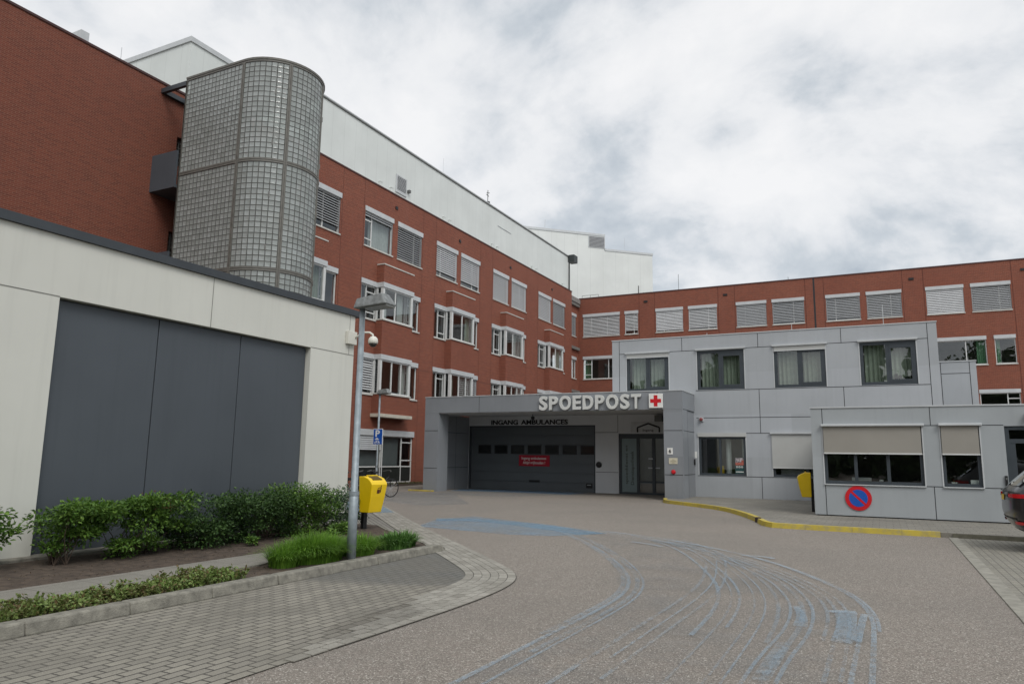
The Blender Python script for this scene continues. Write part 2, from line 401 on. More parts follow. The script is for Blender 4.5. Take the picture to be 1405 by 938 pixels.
# heavier grey cloud to the right of the view, paler to the left
grad = W.math('MULTIPLY', W.math('ADD', W.math('MULTIPLY', sp.outputs[0], .10), W.math('MULTIPLY', sp.outputs[1], .0)), 1.0)
f = W.math('ADD', W.math('ADD', W.math('MULTIPLY', W.math('SUBTRACT', f, .5), 1.2), .515), grad)
clouds = W.ramp(f, [(.36, (.93,.93,.935)), (.46, (.86,.87,.885)), (.53, (.745,.77,.80)), (.59, (.60,.645,.69)), (.70, (.43,.485,.545))])
cs = W.mix(1.0, clouds, (18.0, 18.0, 18.0), 'MULTIPLY')
dt = W.n('VectorMath', operation='DOT_PRODUCT', inp={0: g, 1: tuple(S)})
glow = W.math('POWER', W.math('MAXIMUM', dt.outputs['Value'], 0.0), 3.0)                     # brighter sky round the hidden sun, added out of view to lift the light
cs = W.mix(1.0, cs, W.ramp(glow, [(0, (.5,.5,.5)), (1, (1,.98,.95))]), 'MULTIPLY')
cm = W.mix(.93, sky.outputs[0], cs)
bg = W.n('Background', inp={0: cm, 'Strength': .1})
t.links.new(bg.outputs[0], W.out.inputs[0])

# ================================================================== LEFT BRICK WING
LX = Fr('X', -23.5)
wing = thing('brick_wing', 'long red brick wing with bay windows and a white storey on its roof', 'building', (-23.5, 21, 0))
mods = [21.8, 29.03, 35.98, 43.22, 50.79]
row1 = [(22.0,24.2),(24.66,27.13),(29.08,31.54),(32.0,34.43),(36.02,38.45),(38.92,41.35),(43.3,45.64),(46.15,48.62),(50.86,53.28),(53.73,56.23)]
holes = [(a, b, 12.45, 14.56) for a, b in row1]
for m0 in mods:
    holes += [(m0, m0 + 5.33, 8.62, 10.66), (m0, m0 + 5.33, 4.72, 6.81)]
holes += [(29.03, 34.2, .14, 2.91)]
mb = MB(); LX.wall(mb, 21, 57.8, -.3, 16, holes, .3)
mb.face((-24.6,21,-.3),(-23.5,21,-.3),(-23.5,21,16),(-24.6,21,16))
mb.face((-23.5,57.8,-.3),(-24.15,57.8,-.3),(-24.15,57.8,16),(-23.5,57.8,16))
LR = Fr('X', -24.15)
rh = [(59.0,60.43,z0,z1) for z0, z1 in ((12.43,14.5),(8.61,10.55),(4.7,6.7))]
LR.wall(mb, 57.8, 61.03, -.3, 16, rh, .3)
wall = obj('wall', mb, BRICK, wing)
mb = MB(); LX.box(mb, 21, 57.83, -.35, .035, 15.985, 16.06); LR.box(mb, 57.83, 61.0, -.35, .035, 15.985, 16.055); obj('roof_trim', mb, plain('dark_red_trim', (.075,.03,.028), .6), wing)
mb = MB(); mb.box(-37, -23.9, 21.3, 60.9, 15.5, 15.9); obj('roof', mb, ROOF, wing)
mb = MB()
LX.quad(mb, 21.2, 61, -3.2, 0, 15.4)
for z in (3.4, 7.3, 11.2, 15.2): mb.box(-26.7, -23.95, 21.2, 60.9, z, z + .25)
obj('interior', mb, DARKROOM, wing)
strips(wing, LX, vs=[(u, 0, 15.98) for m0 in mods[1:] for u in (m0 - .07, m0 + 5.48)] + [(27.25, 0, 15.98)], hs=[(6.45, a, b) for a, b in ((34.6,35.9),(41.5,43.1),(48.8,50.7))], mat=JOINT_RED, name='movement_joint', w=.013)
mb = MB()
for u in (24.4, 31.77, 38.68, 45.9, 53.5): LX.box(mb, u - .1, u + .1, -.05, .05, 15.2, 15.36)
obj('overflow_spout', mb, BLACK, wing)
r1 = [dict(), dict(blind=.78, closed=False, bmat=SLATD, mull=[25.95]), dict(mull=[29.75], bars=[(29.1,29.75,13.85),(29.1,29.75,12.85)], blind=.1, bmat=SLATD, curtain=[(29.8,31.5,CURT)]), dict(blind=.97, closed=False, bmat=SLATD, mull=[33.7]),
      dict(blind=.82, mull=[36.6]), dict(blind=.80, mull=[40.5]), dict(blind=1.0), dict(blind=.97, mull=[47.6]), dict(blind=1.0), dict(blind=.96, bmat=SLATD, closed=True)]
for (a, b), k in zip(row1, r1): window(wing, LX, a, b, 12.45, 14.56, **k)
for q in rh: window(wing, LR, *q, **(dict(blind=.95, bmat=SLATD) if q[2] > 12 else dict(mull=[59.9])))

def bay_row(m0, z0, z1, bl, br, cur):
    # the flat lights either side of the bay
    a, c, d, e = m0, m0 + 1.27, m0 + 4.02, m0 + 5.33
    window(wing, LX, a, c + .05, z0, z1, mull=[a + .52], bars=[(a + .52, c, z1 - .62), (a + .52, c, z0 + .35)], blind=bl, bmat=SLATL, closed=False, curtain=cur and [(a + .05, a + .45, CURT)])
    window(wing, LX, d - .05, e, z0, z1, mull=[d + .42], bars=[(d, d + .42, z1 - .65), (d, d + .42, z0 + .45)], blind=br, bmat=SLATD, closed=False, curtain=cur and [(e - .5, e - .1, CURT)])
BD = .46
for i, m0 in enumerate(mods):
    c, d = m0 + 1.27, m0 + 4.02
    mb = MB(); LX.box(mb, c, d, -.02, BD, 6.81, 8.62); bay = obj('bay_window', mb, BRICK, wing)
    mb = MB(); LX.box(mb, c, d, -.02, BD, 10.66, 11.62); obj('brick_hood', mb, BRICK, bay)
    mb = MB(); LX.box(mb, c, d, -.02, BD, 3.72, 4.72); obj('brick_base', mb, BRICK, bay)
    mb = MB(); LX.box(mb, c - .03, d + .03, -.02, BD + .03, 11.622, 11.68); obj('cap', mb, SILLM, bay)
    mb = MB(); LX.box(mb, c - .1, d + .08, .003, BD + .16, 3.54, 3.717); obj('ledge', mb, PALEC, bay, bevel=.015)
    for z0, z1 in ((8.62, 10.66), (4.72, 6.81)):
        fr_ = MB(); gl = MB(); hd = MB(); sl = MB(); zt = z1 - .26
        LX.box(hd, c - .03, d + .03, -.1, BD + .045, zt + .002, z1 - .002)
        LX.box(sl, c - .03, d + .03, -.1, BD + .06, z0 + .002, z0 + .07)
        zb = z0 + .07
        for u in (c, d - .16): LX.box(fr_, u, u + .16, BD - .16, BD - .01, zb, zt)
        for u in (c + .01, d - .07): LX.box(fr_, u, u + .06, -.02, .1, zb, zt)
        LX.box(fr_, c + .16, d - .16, BD - .1, BD - .03, zb, zb + .07); LX.box(fr_, c + .16, d - .16, BD - .1, BD - .03, zt - .07, zt)
        mu = [c + 1.28] if i % 2 == 0 else [c + 1.15]
        if z0 < 6: mu = [c + 1.05, c + 1.9]
        for u in mu: LX.box(fr_, u - .035, u + .035, BD - .1, BD - .032, zb + .07, zt - .07)
        LX.quad(gl, c + .16, d - .16, BD - .065, zb + .07, zt - .07)
        for u in (c + .04, d - .04): gl.face(LX.P(u, .1, zb), LX.P(u, BD - .16, zb), LX.P(u, BD - .16, zt), LX.P(u, .1, zt))
        obj('frame', fr_, WHITE, bay); obj('pane', gl, GLASS, bay); obj('shutter_box', hd, LGREY, bay); obj('sill', sl, SILLM, bay)
    for z0, z1 in ((8.62, 10.66), (4.72, 6.81)):
        cs_ = [(c + 2.1, c + 2.6)] if (i + (z0 > 6)) % 2 else [(c + .25, c + .75), (c + 1.7, c + 2.2)]
        for a, b in cs_: obj('curtain', folds(LX, a, b, .12, z0 + .1, z1 - .3), CURT if i % 2 else CURTG, bay, smooth=True)
    if i == 2:
        bl = MB(); slats(LX, bl, c + 1.2, d - .2, 6.5, 4.85, BD - .2, closed=False); obj('blind', bl, SLATL, bay, normals=False)
    bay_row(m0, 8.62, 10.66, None, None, i in (1, 3))
    bay_row(m0, 4.72, 6.81, .92 if i == 1 else None, .95 if i == 2 else None, i == 3)
# ground-floor window with a dark lower panel
g0 = window(wing, LX, 29.03, 34.2, .14, 2.91, mull=[31.34, 31.5, 33.2], bars=[(29.1,34.15,1.0),(33.2,34.15,2.3),(33.2,34.15,1.33)], header=.3, blind=None)
mb = MB(); LX.box(mb, 29.1, 34.13, -.125, -.10, .21, .965); obj('lower_panel', mb, plain('black_lower_panel', (.02,.024,.022), .35), g0)
mb = MB(); slats(LX, mb, 29.15, 31.28, 2.6, 1.95, -.04, pitch=.1); obj('blind', mb, LGREY, g0, normals=False)
mb = MB(); LX.quad(mb, 29.1, 31.3, -.3, 1.0, 2.6); LX.quad(mb, 31.55, 33.15, -.28, 1.0, 2.6); obj('curtain', mb, plain('grey_roller_screen', (.17,.19,.19), .8), g0)
# white storey on the roof
PX = Fr('X', -26.0)
mb = MB(); mb.box(-37, -26, 26.8, 62.95, 15.9, 20.86)
ph = obj('rooftop_storey', mb, PENT, wing)
mb = MB(); mb.box(-37.06, -25.94, 26.74, 63.0, 20.863, 20.93); obj('roof_edge', mb, LGREY, ph)
mb = MB(); mb.box(-26.12, -25.93, 26.74, 63.02, 20.78, 20.86); obj('gutter', mb, DSTEEL, ph)
mb = MB(); mb.box(-25.995, -25.97, 48.5, 50.75, 19.56, 19.62); obj('cable_rail', mb, LGREY, ph)
mb = MB()
PX.box(mb, 34.95, 36.08, .0, .06, 17.75, 18.9)
lv = obj('louvre', mb, LGREY, ph)
mb = MB()
for k in range(11): PX.box(mb, 35.06, 35.98, .062, .068, 17.95 + k * .082, 17.985 + k * .082)
obj('louvre_slat', mb, GAP, lv)
for u in (33.4, 34.5, 40.55, 41.3, 47.55, 48.4, 54.78, 55.7, 61.6):
    mb = MB(); PX.box(mb, u - .12, u + .12, 0, .10, 17.2, 17.80); PX.box(mb, u - .14, u + .14, .0, .12, 17.802, 17.83); obj('vent_cowl', mb, PENT, ph)
mb = MB(); PX.box(mb, 36.2, 36.36, 0, .2, 18.08, 18.26); obj('floodlight', mb, DSTEEL, ph)
mb = MB(); mb.box(-26.0, -25.35, 62.955, 63.85, 20.25, 20.95); mb.box(-25.95, -25.83, 62.96, 63.06, 16, 20.25); obj('downpipe', mb, plain('black_hopper', (.03,.036,.036), .5), ph)
mb = MB()
mb.tube([(-26.1,46.96,20.93),(-26.1,46.96,22.0)], .03); mb.tube([(-26.1,46.8,21.75),(-26.1,47.2,21.85)], .03); mb.tube([(-26.1,46.75,21.6),(-26.1,47.1,21.55)], .03); mb.box(-26.2,-26.0,47.0,47.15,20.95,21.12)
obj('aerial', mb, DSTEEL, ph)
mb = MB()
for u in (40.5,): mb.tube([(-26.1,u,20.93),(-26.1,u,22.1)], .008, 5)
obj('lightning_rod', mb, LGREY, ph)

# ================================================================== FAR LEFT BRICK BLOCK
FL = Fr('X', -24.6)
blk = thing('brick_block', 'tall windowless red brick wall with dark balconies left of the glass block tower', 'building', (-24.6, 10, 0))
mb = MB(); FL.wall(mb, -12, 21, -.3, 16.02, [(18.42,19.3,12.95,14.15),(18.42,19.3,9.2,10.2)], .25)
mb.face((-24.6,-12,-.3),(-37,-12,-.3),(-37,-12,16.02),(-24.6,-12,16.02)); obj('wall', mb, BRICK_SHADED, blk)
mb = MB(); FL.box(mb, -12, 21, -.35, .04, 16.005, 16.09); obj('roof_trim', mb, plain('dark_brick_trim', (.06,.026,.025), .6), blk)
mb = MB(); mb.box(-37, -25, -11.9, 21.2, 15.6, 15.9); obj('roof', mb, ROOF, blk)
for z in (12.95, 9.2):
    wd = MB(); FL.quad(wd, 18.42, 19.3, -.2, z, z + 1.2); ww = obj('window', wd, GLASSD, blk)
    fm = MB()
    for k in range(5): FL.box(fm, 18.42 + k * .2, 18.45 + k * .2, -.19, -.15, z, z + 1.2)
    for k in range(6): FL.box(fm, 18.42, 19.28, -.192, -.152, z + k * .2, z + .03 + k * .2)
    obj('frame', fm, DSTEEL, ww)
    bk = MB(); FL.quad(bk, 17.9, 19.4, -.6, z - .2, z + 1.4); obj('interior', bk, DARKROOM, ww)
for z0, z1 in ((11.46, 12.92), (7.5, 8.96)):
    mb = MB(); mb.box(-24.598, -23.2, 17.42, 17.5, z0 + .12, z1); mb.box(-24.598, -23.2, 20.9, 20.98, z0 + .12, z1); mb.box(-24.598, -23.2, 17.42, 20.98, z0, z0 + .118)
    obj('balcony', mb, DPAN, blk)
mb = MB(); mb.box(-24.59, -23.17, 17.52, 17.66, 15.6, 15.78); mb.box(-24.59, -24.45, 17.67, 20.9, 15.58, 15.76); mb.box(-24.44, -23.3, 18.5, 18.6, 15.6, 15.7)
obj('canopy_beam', mb, DARKCAP, blk)
mb = MB(); mb.box(-38, -28, 21.25, 40, 15.9, 20.75); hut = obj('roof_hut', mb, panel_mat('white_hut_cladding', (.62, .65, .63), 1.1), blk)
mb = MB(); mb.box(-38.05, -27.93, 21.18, 40.05, 20.753, 21.0); obj('roof_edge', mb, LGREY, hut)
mb = MB(); mb.box(-25.8, -25.2, 14.55, 14.86, 16.0, 16.8); obj('roof_vent', mb, LGREY, blk)
mb = MB(); mb.tube([(-25.3,16.2,16),(-25.3,16.2,17.0)], .012, 5); mb.tube([(-25.3,12.0,16),(-25.3,12.0,16.9)], .012, 5); obj('lightning_rod', mb, LGREY, blk)

# ================================================================== GLASS BLOCK TOWER
tow = thing('glass_block_tower', 'round-ended stair tower of grey glass blocks in a steel frame, rising above the white wall', 'stair tower', (-20.1, 19.25, 0))
TC = (-20.1, 19.25); TR = 1.70; XL = -23.15
def tw(s_, off=0.0):      # path along the outline: s in metres -> (x, y, nx, ny)
    L1 = TC[0] - XL; A = math.pi * TR
    if s_ <= L1: return (XL + s_, TC[1] - TR - off, 0, -1)
    if s_ <= L1 + A:
        q = -math.pi / 2 + (s_ - L1) / TR
        return (TC[0] + (TR + off) * math.cos(q), TC[1] + (TR + off) * math.sin(q), math.cos(q), math.sin(q))
    return (TC[0] - (s_ - L1 - A), TC[1] + TR + off, 0, 1)
L1 = TC[0] - XL; A3 = math.pi * TR / 3
segs = [(0, L1, 15), (L1, L1 + A3, 8), (L1 + A3, L1 + 2*A3, 8), (L1 + 2*A3, L1 + 3*A3, 8), (L1 + 3*A3, 2*L1 + 3*A3, 15)]
lev = [0.0, 3.97, 7.97, 11.97, 15.82]
GB = N('glass_block'); gp = GB.pos(); gg = GB.n('NewGeometry')
gv = GB.ramp(gg.outputs['Random Per Island'], [(0, (.40,.43,.41)), (.5, (.46,.495,.475)), (1, (.54,.575,.56))])
gb = GB.bsdf(gv, .12, 1.0, bump=GB.noise(gp, 16, 2), bstr=.22, bdist=.02); gtr = GB.n('BsdfTransparent', inp={0: (.72,.78,.76,1)}).outputs[0]
GLB = GB.done(GB.n('MixShader', inp={0: .42, 1: gb, 2: gtr}).outputs[0])
GROUT = plain('grey_grout', (.075,.076,.07), .8, .25, 4)
STEELF = plain('brown_grey_steel_frame', (.14,.135,.12), .55, .2, 6, streak=.3)
for s0, s1, n in segs:
    e = .06
    for z0, z1 in zip(lev, lev[1:]):
        gl = MB(); gr = MB(); nz = 19; a0, a1, b0, b1 = s0 + e, s1 - e, z0 + .07, z1 - .07
        for i in range(n):
            for k in range(nz):
                sa, sb = a0 + (a1 - a0) * i / n, a0 + (a1 - a0) * (i + 1) / n; za, zb = b0 + (b1 - b0) * k / nz, b0 + (b1 - b0) * (k + 1) / nz
                ga = .016
                O = [tw(sa), tw(sb)]; I = [tw(sa + ga, .004), tw(sb - ga, .004)]; M = tw((sa + sb) / 2, -.006)
                o = [(O[0][0],O[0][1],za),(O[1][0],O[1][1],za),(O[1][0],O[1][1],zb),(O[0][0],O[0][1],zb)]
                q = [(I[0][0],I[0][1],za+ga),(I[1][0],I[1][1],za+ga),(I[1][0],I[1][1],zb-ga),(I[0][0],I[0][1],zb-ga)]
                bi = len(gr.v); gr.v += o + q
                for j in range(4): gr.f.append((bi + j, bi + (j+1) % 4, bi + 4 + (j+1) % 4, bi + 4 + j))
                bi = len(gl.v); T = .3
                mid = [tuple(p_[t_] * (1 - .68) + (M[t_] if t_ < 2 else (za + zb) / 2) * .68 for t_ in range(3)) for p_ in q]
                gl.v += q + mid
                for j in range(4): gl.f.append((bi + j, bi + (j+1) % 4, bi + 4 + (j+1) % 4, bi + 4 + j))
                gl.f.append((bi + 4, bi + 5, bi + 6, bi + 7))
        pn = obj('glass_block_panel', gl, GLB, tow, normals=False); obj('grout', gr, GROUT, pn, normals=False)
def band(mb, z0, z1, o0, o1, sa=0, sb=2*L1+3*A3, n=60):
    P = [(tw(sa + (sb - sa) * k / n, o0), tw(sa + (sb - sa) * k / n, o1)) for k in range(n + 1)]
    for (i0, q0), (i1, q1) in zip(P, P[1:]):
        mb.hexa([(i0[0],i0[1],z0),(i1[0],i1[1],z0),(q1[0],q1[1],z0),(q0[0],q0[1],z0),(i0[0],i0[1],z1),(i1[0],i1[1],z1),(q1[0],q1[1],z1),(q0[0],q0[1],z1)])
mb = MB()
for z in lev[1:-1]:
    mb = MB(); band(mb, z - .07, z - .01, -.05, .03); band(mb, z - .01, z + .01, -.05, .012); band(mb, z + .01, z + .07, -.05, .03); obj('steel_band', mb, STEELF, tow)
mb = MB(); band(mb, lev[-1] - .07, lev[-1], -.05, .03); obj('steel_band', mb, STEELF, tow)
for s_ in (.0, L1, L1 + A3, L1 + 2*A3, L1 + 3*A3, 2*L1 + 3*A3 - .12):
    mb = MB()
    for a, b, o_ in ((-.06, -.012, .036), (-.012, .012, .012), (.012, .06, .036)):
        band(mb, 0, 15.75, -.055, o_, max(0, s_ + a), max(.05, s_ + b), 1)
    obj('steel_post', mb, STEELF, tow)
mb = MB(); band(mb, 15.823, 15.90, -.1, .05); obj('roof_rim', mb, STEELF, tow)
poly = [tw((2*L1+3*A3) * k / 40, -.1)[:2] for k in range(41)]
mb = MB(); mb.prism(poly, 15.70, 15.80); obj('roof', mb, ROOF, tow)
mb = MB()
for k in range(8):
    z = 1.95 * (k + 1) - .2
    mb.box(XL + .1, TC[0] + .2, 17.75 if k % 2 else 19.3, 19.2 if k % 2 else 20.75, z, z + .2)
    mb.box(TC[0] + .2, TC[0] + 1.2, 18.0, 20.5, z - .9, z - .7)
mb.face((XL,17.7,0),(XL,20.9,0),(XL,20.9,15.7),(XL,17.7,15.7))
obj('staircase', mb, plain('concrete_stair', (.2,.2,.19), .9), tow)

# ================================================================== RIGHT BRICK WING
RY = Fr('Y', 61.03)
rw = thing('brick_wing', 'red brick wing crossing behind the grey upper block, long row of blinds under its roof', 'building', (0, 61.03, 0))
a1 = [(-23.68,-20.21),(-19.72,-18.51),(-16.91,-14.54),(-14.06,-11.68),(-10.09,-7.72),(-7.26,-4.84),(-3.24,-.82),(-.36,2.02),(3.64,6.03),(6.5,8.9),(10.7,13.1),(13.55,15.95)]
a2 = [(-23.68,-20.21),(-19.72,-18.51),(3.6,7.16),(7.66,8.91),(10.7,13.1)]
a3 = [(6.5,8.91),(3.6,6.0)]
hs = [(a, b, 12.47, 14.55) for a, b in a1] + [(a, b, 8.61, 10.66) for a, b in a2] + [(a, b, 4.72, 6.8) for a, b in a3]
mb = MB(); RY.wall(mb, -24.15, 30, -.3, 16.03, hs, .3); mb.face((30,61.03,-.3),(30,76,-.3),(30,76,16.03),(30,61.03,16.03)); obj('wall', mb, BRICK, rw)
mb = MB(); RY.box(mb, -24.1, 30.03, -.35, .04, 16.015, 16.1); obj('roof_trim', mb, plain('dark_maroon_trim', (.07,.03,.03), .6), rw)
mb = MB(); mb.box(-36, 29.9, 61.4, 76, 15.5, 15.9); obj('roof', mb, ROOF, rw)
mb = MB(); RY.quad(mb, -24, 29.9, -3.2, 0, 15.4)
for z in (3.4, 7.3, 11.2, 15.2): mb.box(-24, 29.9, 61.45, 64.2, z, z + .25)
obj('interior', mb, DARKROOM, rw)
strips(rw, RY, vs=[(u, 0, 16.0) for u in (-18.4,-17.0,-11.55,-10.2,-4.72,-3.36,2.14,3.52,9.03,10.5)], mat=JOINT_RED, name='movement_joint', w=.016)
mb = MB(); RY.box(mb, -4.13, -4.0, -.05, .006, 3, 16.0); obj('expansion_gap', mb, GAP, rw)
mb = MB()
for u in (-17.75, -10.9, 2.8, 9.8): RY.box(mb, u - .22, u + .12, -.05, .05, 15.2, 15.36)
obj('overflow_spout', mb, BLACK, rw)
cfg = [dict(blind=.95, closed=False, mull=[-22.9,-21.4]), dict(blind=.82, closed=False, mull=[-18.9]), dict(blind=.9, closed=True, mull=[-16.2]), dict(blind=.92, closed=False, mull=[-12.4]), dict(blind=1, bmat=SLATD, closed=True, mull=[-9.4], bars=[(-10,-9.4,13.9)]), dict(blind=.9, closed=False, bmat=SLATD, mull=[-5.65]), dict(blind=.9, closed=False, bmat=SLATD, mull=[-2.55]), dict(blind=.93, closed=False, bmat=SLATD, mull=[1.3]), dict(blind=.95, closed=True, mull=[4.5]), dict(blind=.93, closed=False, bmat=SLATD, mull=[8.2]), dict(blind=.9), dict(blind=.9)]
for (a, b), k in zip(a1, cfg): window(rw, RY, a, b, 12.47, 14.55, **k)
cf2 = [dict(mull=[-22.9,-21.3], bars=[(-23.6,-22.9,9.95),(-23.6,-22.9,9.0)], curtain=[(-23.6,-23.0,GREEN_CURT)], glass=GLASSD), dict(glass=GLASSD), dict(mull=[3.95,5.9], bars=[(3.6,3.95,9.9),(3.6,3.95,9.0)], curtain=[(6.55,7.1,GREEN_CURT)], glass=GLASSD), dict(curtain=[(7.7,8.0,GREEN_CURT)], glass=GLASSD), dict()]
for (a, b), k in zip(a2, cf2): window(rw, RY, a, b, 8.61, 10.66, **k)
for (a, b) in a3: window(rw, RY, a, b, 4.72, 6.8, mull=[b - .75], bars=[(b - .75, b, 6.15)], glass=GLASSD)
mb = MB()
for x in (-24.0, -23.2, -22.4, -6.0): mb.tube([(x,61.6,15.9),(x,61.6,16.45)], .02, 5)
mb.tube([(-24.0,61.6,16.45),(-22.4,61.6,16.45)], .02, 5); mb.tube([(-18.6,61.6,15.9),(-18.6,61.6,16.9)], .05, 6); mb.tube([(-15,61.6,15.9),(-15,61.6,17.6)], .02, 5)
obj('guard_rail', mb, DSTEEL, rw)

# ================================================================== TURNED WHITE BLOCK ON THE ROOF
rb = thing('rooftop_block', 'big white clad block with stepped sloping roof line rising behind the brick corner', 'building', (-21.05, 75, 15))
dv = Vector((.728, .686)); nv = Vector((.686, -.728)); E0 = Vector((-21.05, 75))
def rp(t_, d_, z): q = E0 + dv * t_ + nv * d_; return (q.x, q.y, z)
def rbox(mb, t0, t1, d0, d1, z0, z1): mb.hexa([rp(t0,d1,z0),rp(t1,d1,z0),rp(t1,d0,z0),rp(t0,d0,z0),rp(t0,d1,z1),rp(t1,d1,z1),rp(t1,d0,z1),rp(t0,d0,z1)])
mb = MB(); rbox(mb, -30, -5.65, -14, 0, 14, 25.0); rbox(mb, -5.65, 0, -14, -.003, 14, 23.45); obj('wall', mb, panel_mat('white_block_cladding', (.64,.66,.645), 1.0), rb)
mb = MB(); rbox(mb, -30, -5.6, -14, .06, 25.002, 25.25); rbox(mb, -5.6, .06, -14, .055, 23.452, 23.68); obj('roof_edge', mb, LGREY, rb)
mb = MB(); rbox(mb, -7.5, -5.6, -.02, .05, 23.68, 24.95); lv = obj('louvre', mb, LGREY, rb)
mb = MB()
for k in range(8): rbox(mb, -7.42, -5.68, .052, .075, 23.76 + k * .145, 23.84 + k * .145)
obj('louvre_slat', mb, plain('louvre_shadow_grey', (.14,.14,.15), .6), lv)
mb = MB(); mb.tube([rp(-12.4, .05, 25.25), rp(-12.4, .05, 26.2)], .02, 5); mb.tube([rp(-3.3, 0, 23.6), rp(-3.3, 0, 25.1)], .015, 5); obj('lightning_rod', mb, LGREY, rb)

# ================================================================== GREY UPPER BLOCK
BY = Fr('Y', 30.6)
ob = thing('office_block', 'two-storey grey clad block with dark framed curtained windows above the yellow kerb', 'building', (-4, 30.6, 0))
up = [(-9.82,-7.95,4.48,6.17),(-6.74,-4.82,4.48,6.17),(-3.66,-1.74,4.48,6.17),(-.53,1.38,4.48,6.17)]
lw = [(-6.76,-4.88,.97,2.69),(-3.86,-1.9,.97,2.69)]
mb = MB(); BY.wall(mb, -10.49, -6.94, 4.12, 6.76, up, .2); BY.wall(mb, -6.94, 2.08, -.3, 6.76, up + lw, .2)
mb.face((2.08,30.6,-.3),(2.08,58,-.3),(2.08,58,6.76),(2.08,30.6,6.76)); mb.face((-10.49,30.6,4.12),(-10.49,58,4.12),(-10.49,58,6.76),(-10.49,30.6,6.76))
obj('wall', mb, CLAD, ob)
mb = MB(); mb.box(-10.4, 2.0, 30.9, 58, 6.3, 6.5); obj('roof', mb, ROOF, ob)
mb = MB(); BY.box(mb, -10.51, 2.1, -.3, .025, 6.763, 6.80); obj('roof_trim', mb, LGREY, ob)
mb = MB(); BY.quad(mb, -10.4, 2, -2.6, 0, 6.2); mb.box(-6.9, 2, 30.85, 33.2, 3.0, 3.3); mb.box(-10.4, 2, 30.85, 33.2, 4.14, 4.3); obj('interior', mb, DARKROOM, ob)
strips(ob, BY, vs=[(-10.16,3.7,6.74),(1.77,3,6.74),(-7.37,6.15,6.74),(-4.26,6.15,6.74),(-1.16,6.15,6.74),(-4.28,2.68,3.31),(-4.28,3.31,4.45),(-1.16,3.3,4.45),(-4.3,0,.94)] ,
       hs=[(6.165,-10.16,-9.82),(6.165,-7.95,-6.74),(6.165,-4.82,-3.66),(6.165,-1.74,-.53),(6.165,1.38,1.77),(4.45,-6.83,1.77),(3.315,-6.83,2.0),(2.68,-4.88,-3.86),(.95,-6.83,1.9)], w=.011)
for u in (-9.84,-7.94,-6.76,-4.81,-3.68,-1.73,-.55,1.39): mb = MB(); BY.box(mb, u - .02, u + .02, -.05, .012, 4.48, 6.17); obj('window_trim', mb, LGREY, ob)
for u in (-6.785,-4.86,-3.88): mb = MB(); BY.box(mb, u - .018, u + .018, -.05, .012, .97, 2.69); obj('window_trim', mb, LGREY, ob)
for i, (a, b, z0, z1) in enumerate(up):
    m0 = (a + b) / 2 - .02
    wdw = window(ob, BY, a, b, z0, z1, header=.04, rec=.06, mull=[m0], fmat=ANTH, sill=False, glass=GLASSD, fw=.12, hm=LGREY, curtain=[(a + .15, m0 - .05, CURTG), (m0 + .05, b - .15, CURTG)])
    mb = MB(); s0 = m0 + .06; BY.box(mb, s0, s0 + .07, -.08, -.012, z0 + .12, z1 - .2); BY.box(mb, b - .19, b - .12, -.08, -.012, z0 + .12, z1 - .2); BY.box(mb, s0 + .07, b - .19, -.08, -.012, z0 + .12, z0 + .2); BY.box(mb, s0, b - .12, -.08, -.013, z1 - .3, z1 - .16)
    obj('opening_light', mb, ANTH, wdw)
    mb = MB(); BY.box(mb, a - .06, b + .06, -.02, .10, z1 - .02, z1 + .045); obj('screen_box', mb, LGREY, wdw)
    if i in (0, 2):
        mb = MB(); BY.box(mb, a + .01, b - .01, .02, .04, z1 - .19, z1 - .022); obj('sun_screen', mb, SCREENL, wdw)
        mb = MB(); BY.box(mb, a + .01, b - .01, .012, .05, z1 - .225, z1 - .191); obj('hem_bar', mb, LGREY, wdw)
    if i == 3:
        mb = MB()
        for k, (x, h) in enumerate(((.62,.3),(.75,.24),(.9,.17),(1.0,.19),(1.14,.28))): BY.box(mb, x, x + .1, -.3, -.2, z0 + .12, z0 + .12 + h)
        obj('books', mb, BLACK, wdw)
a, b, z0, z1 = lw[0]
wdw = window(ob, BY, a, b, z0, z1, header=.15, rec=.08, mull=[-5.9], fmat=ANTH, sill=False, glass=GLASS, fw=.09, hm=SCREENL, curtain=[(-5.72,-5.5,CURT), (-5.08,-4.98,CURT)])
mb = MB(); BY.box(mb, -6.08, -5.9, -.9, -.7, 1.05, 1.36); obj('yellow_box', mb, YEL, wdw)
a, b, z0, z1 = lw[1]
wdw = window(ob, BY, a, b, z0, z1, header=.0, rec=.08, mull=[-2.6], fmat=ANTH, sill=False, glass=GLASS, fw=.09)
mb = MB(); BY.box(mb, a - .01, -1.9, .02, .045, 1.34, 2.64); obj('sun_screen', mb, SCREENL, wdw)
mb = MB(); BY.box(mb, a - .01, -1.9, .014, .055, 1.305, 1.34); obj('hem_bar', mb, WHITE, wdw)
mb = MB(); BY.box(mb, a - .06, -1.85, -.02, .11, 2.645, 2.72); obj('screen_box', mb, LGREY, wdw)
mb = MB(); BY.box(mb, -3.6, -2.75, -.5, -.3, 1.07, 1.27); BY.box(mb, -2.5, -2.3, -.5, -.35, 1.07, 1.3); obj('printer', mb, WHITE, wdw)
mb = MB()
for x, z in ((-3.03, 7.2), (.36, 7.75), (-6.5, 7.05), (-9.8, 7.0)): mb.tube([(x,31.6,6.4),(x,31.6,z)], .012, 5)
obj('lightning_rod', mb, LGREY, ob)

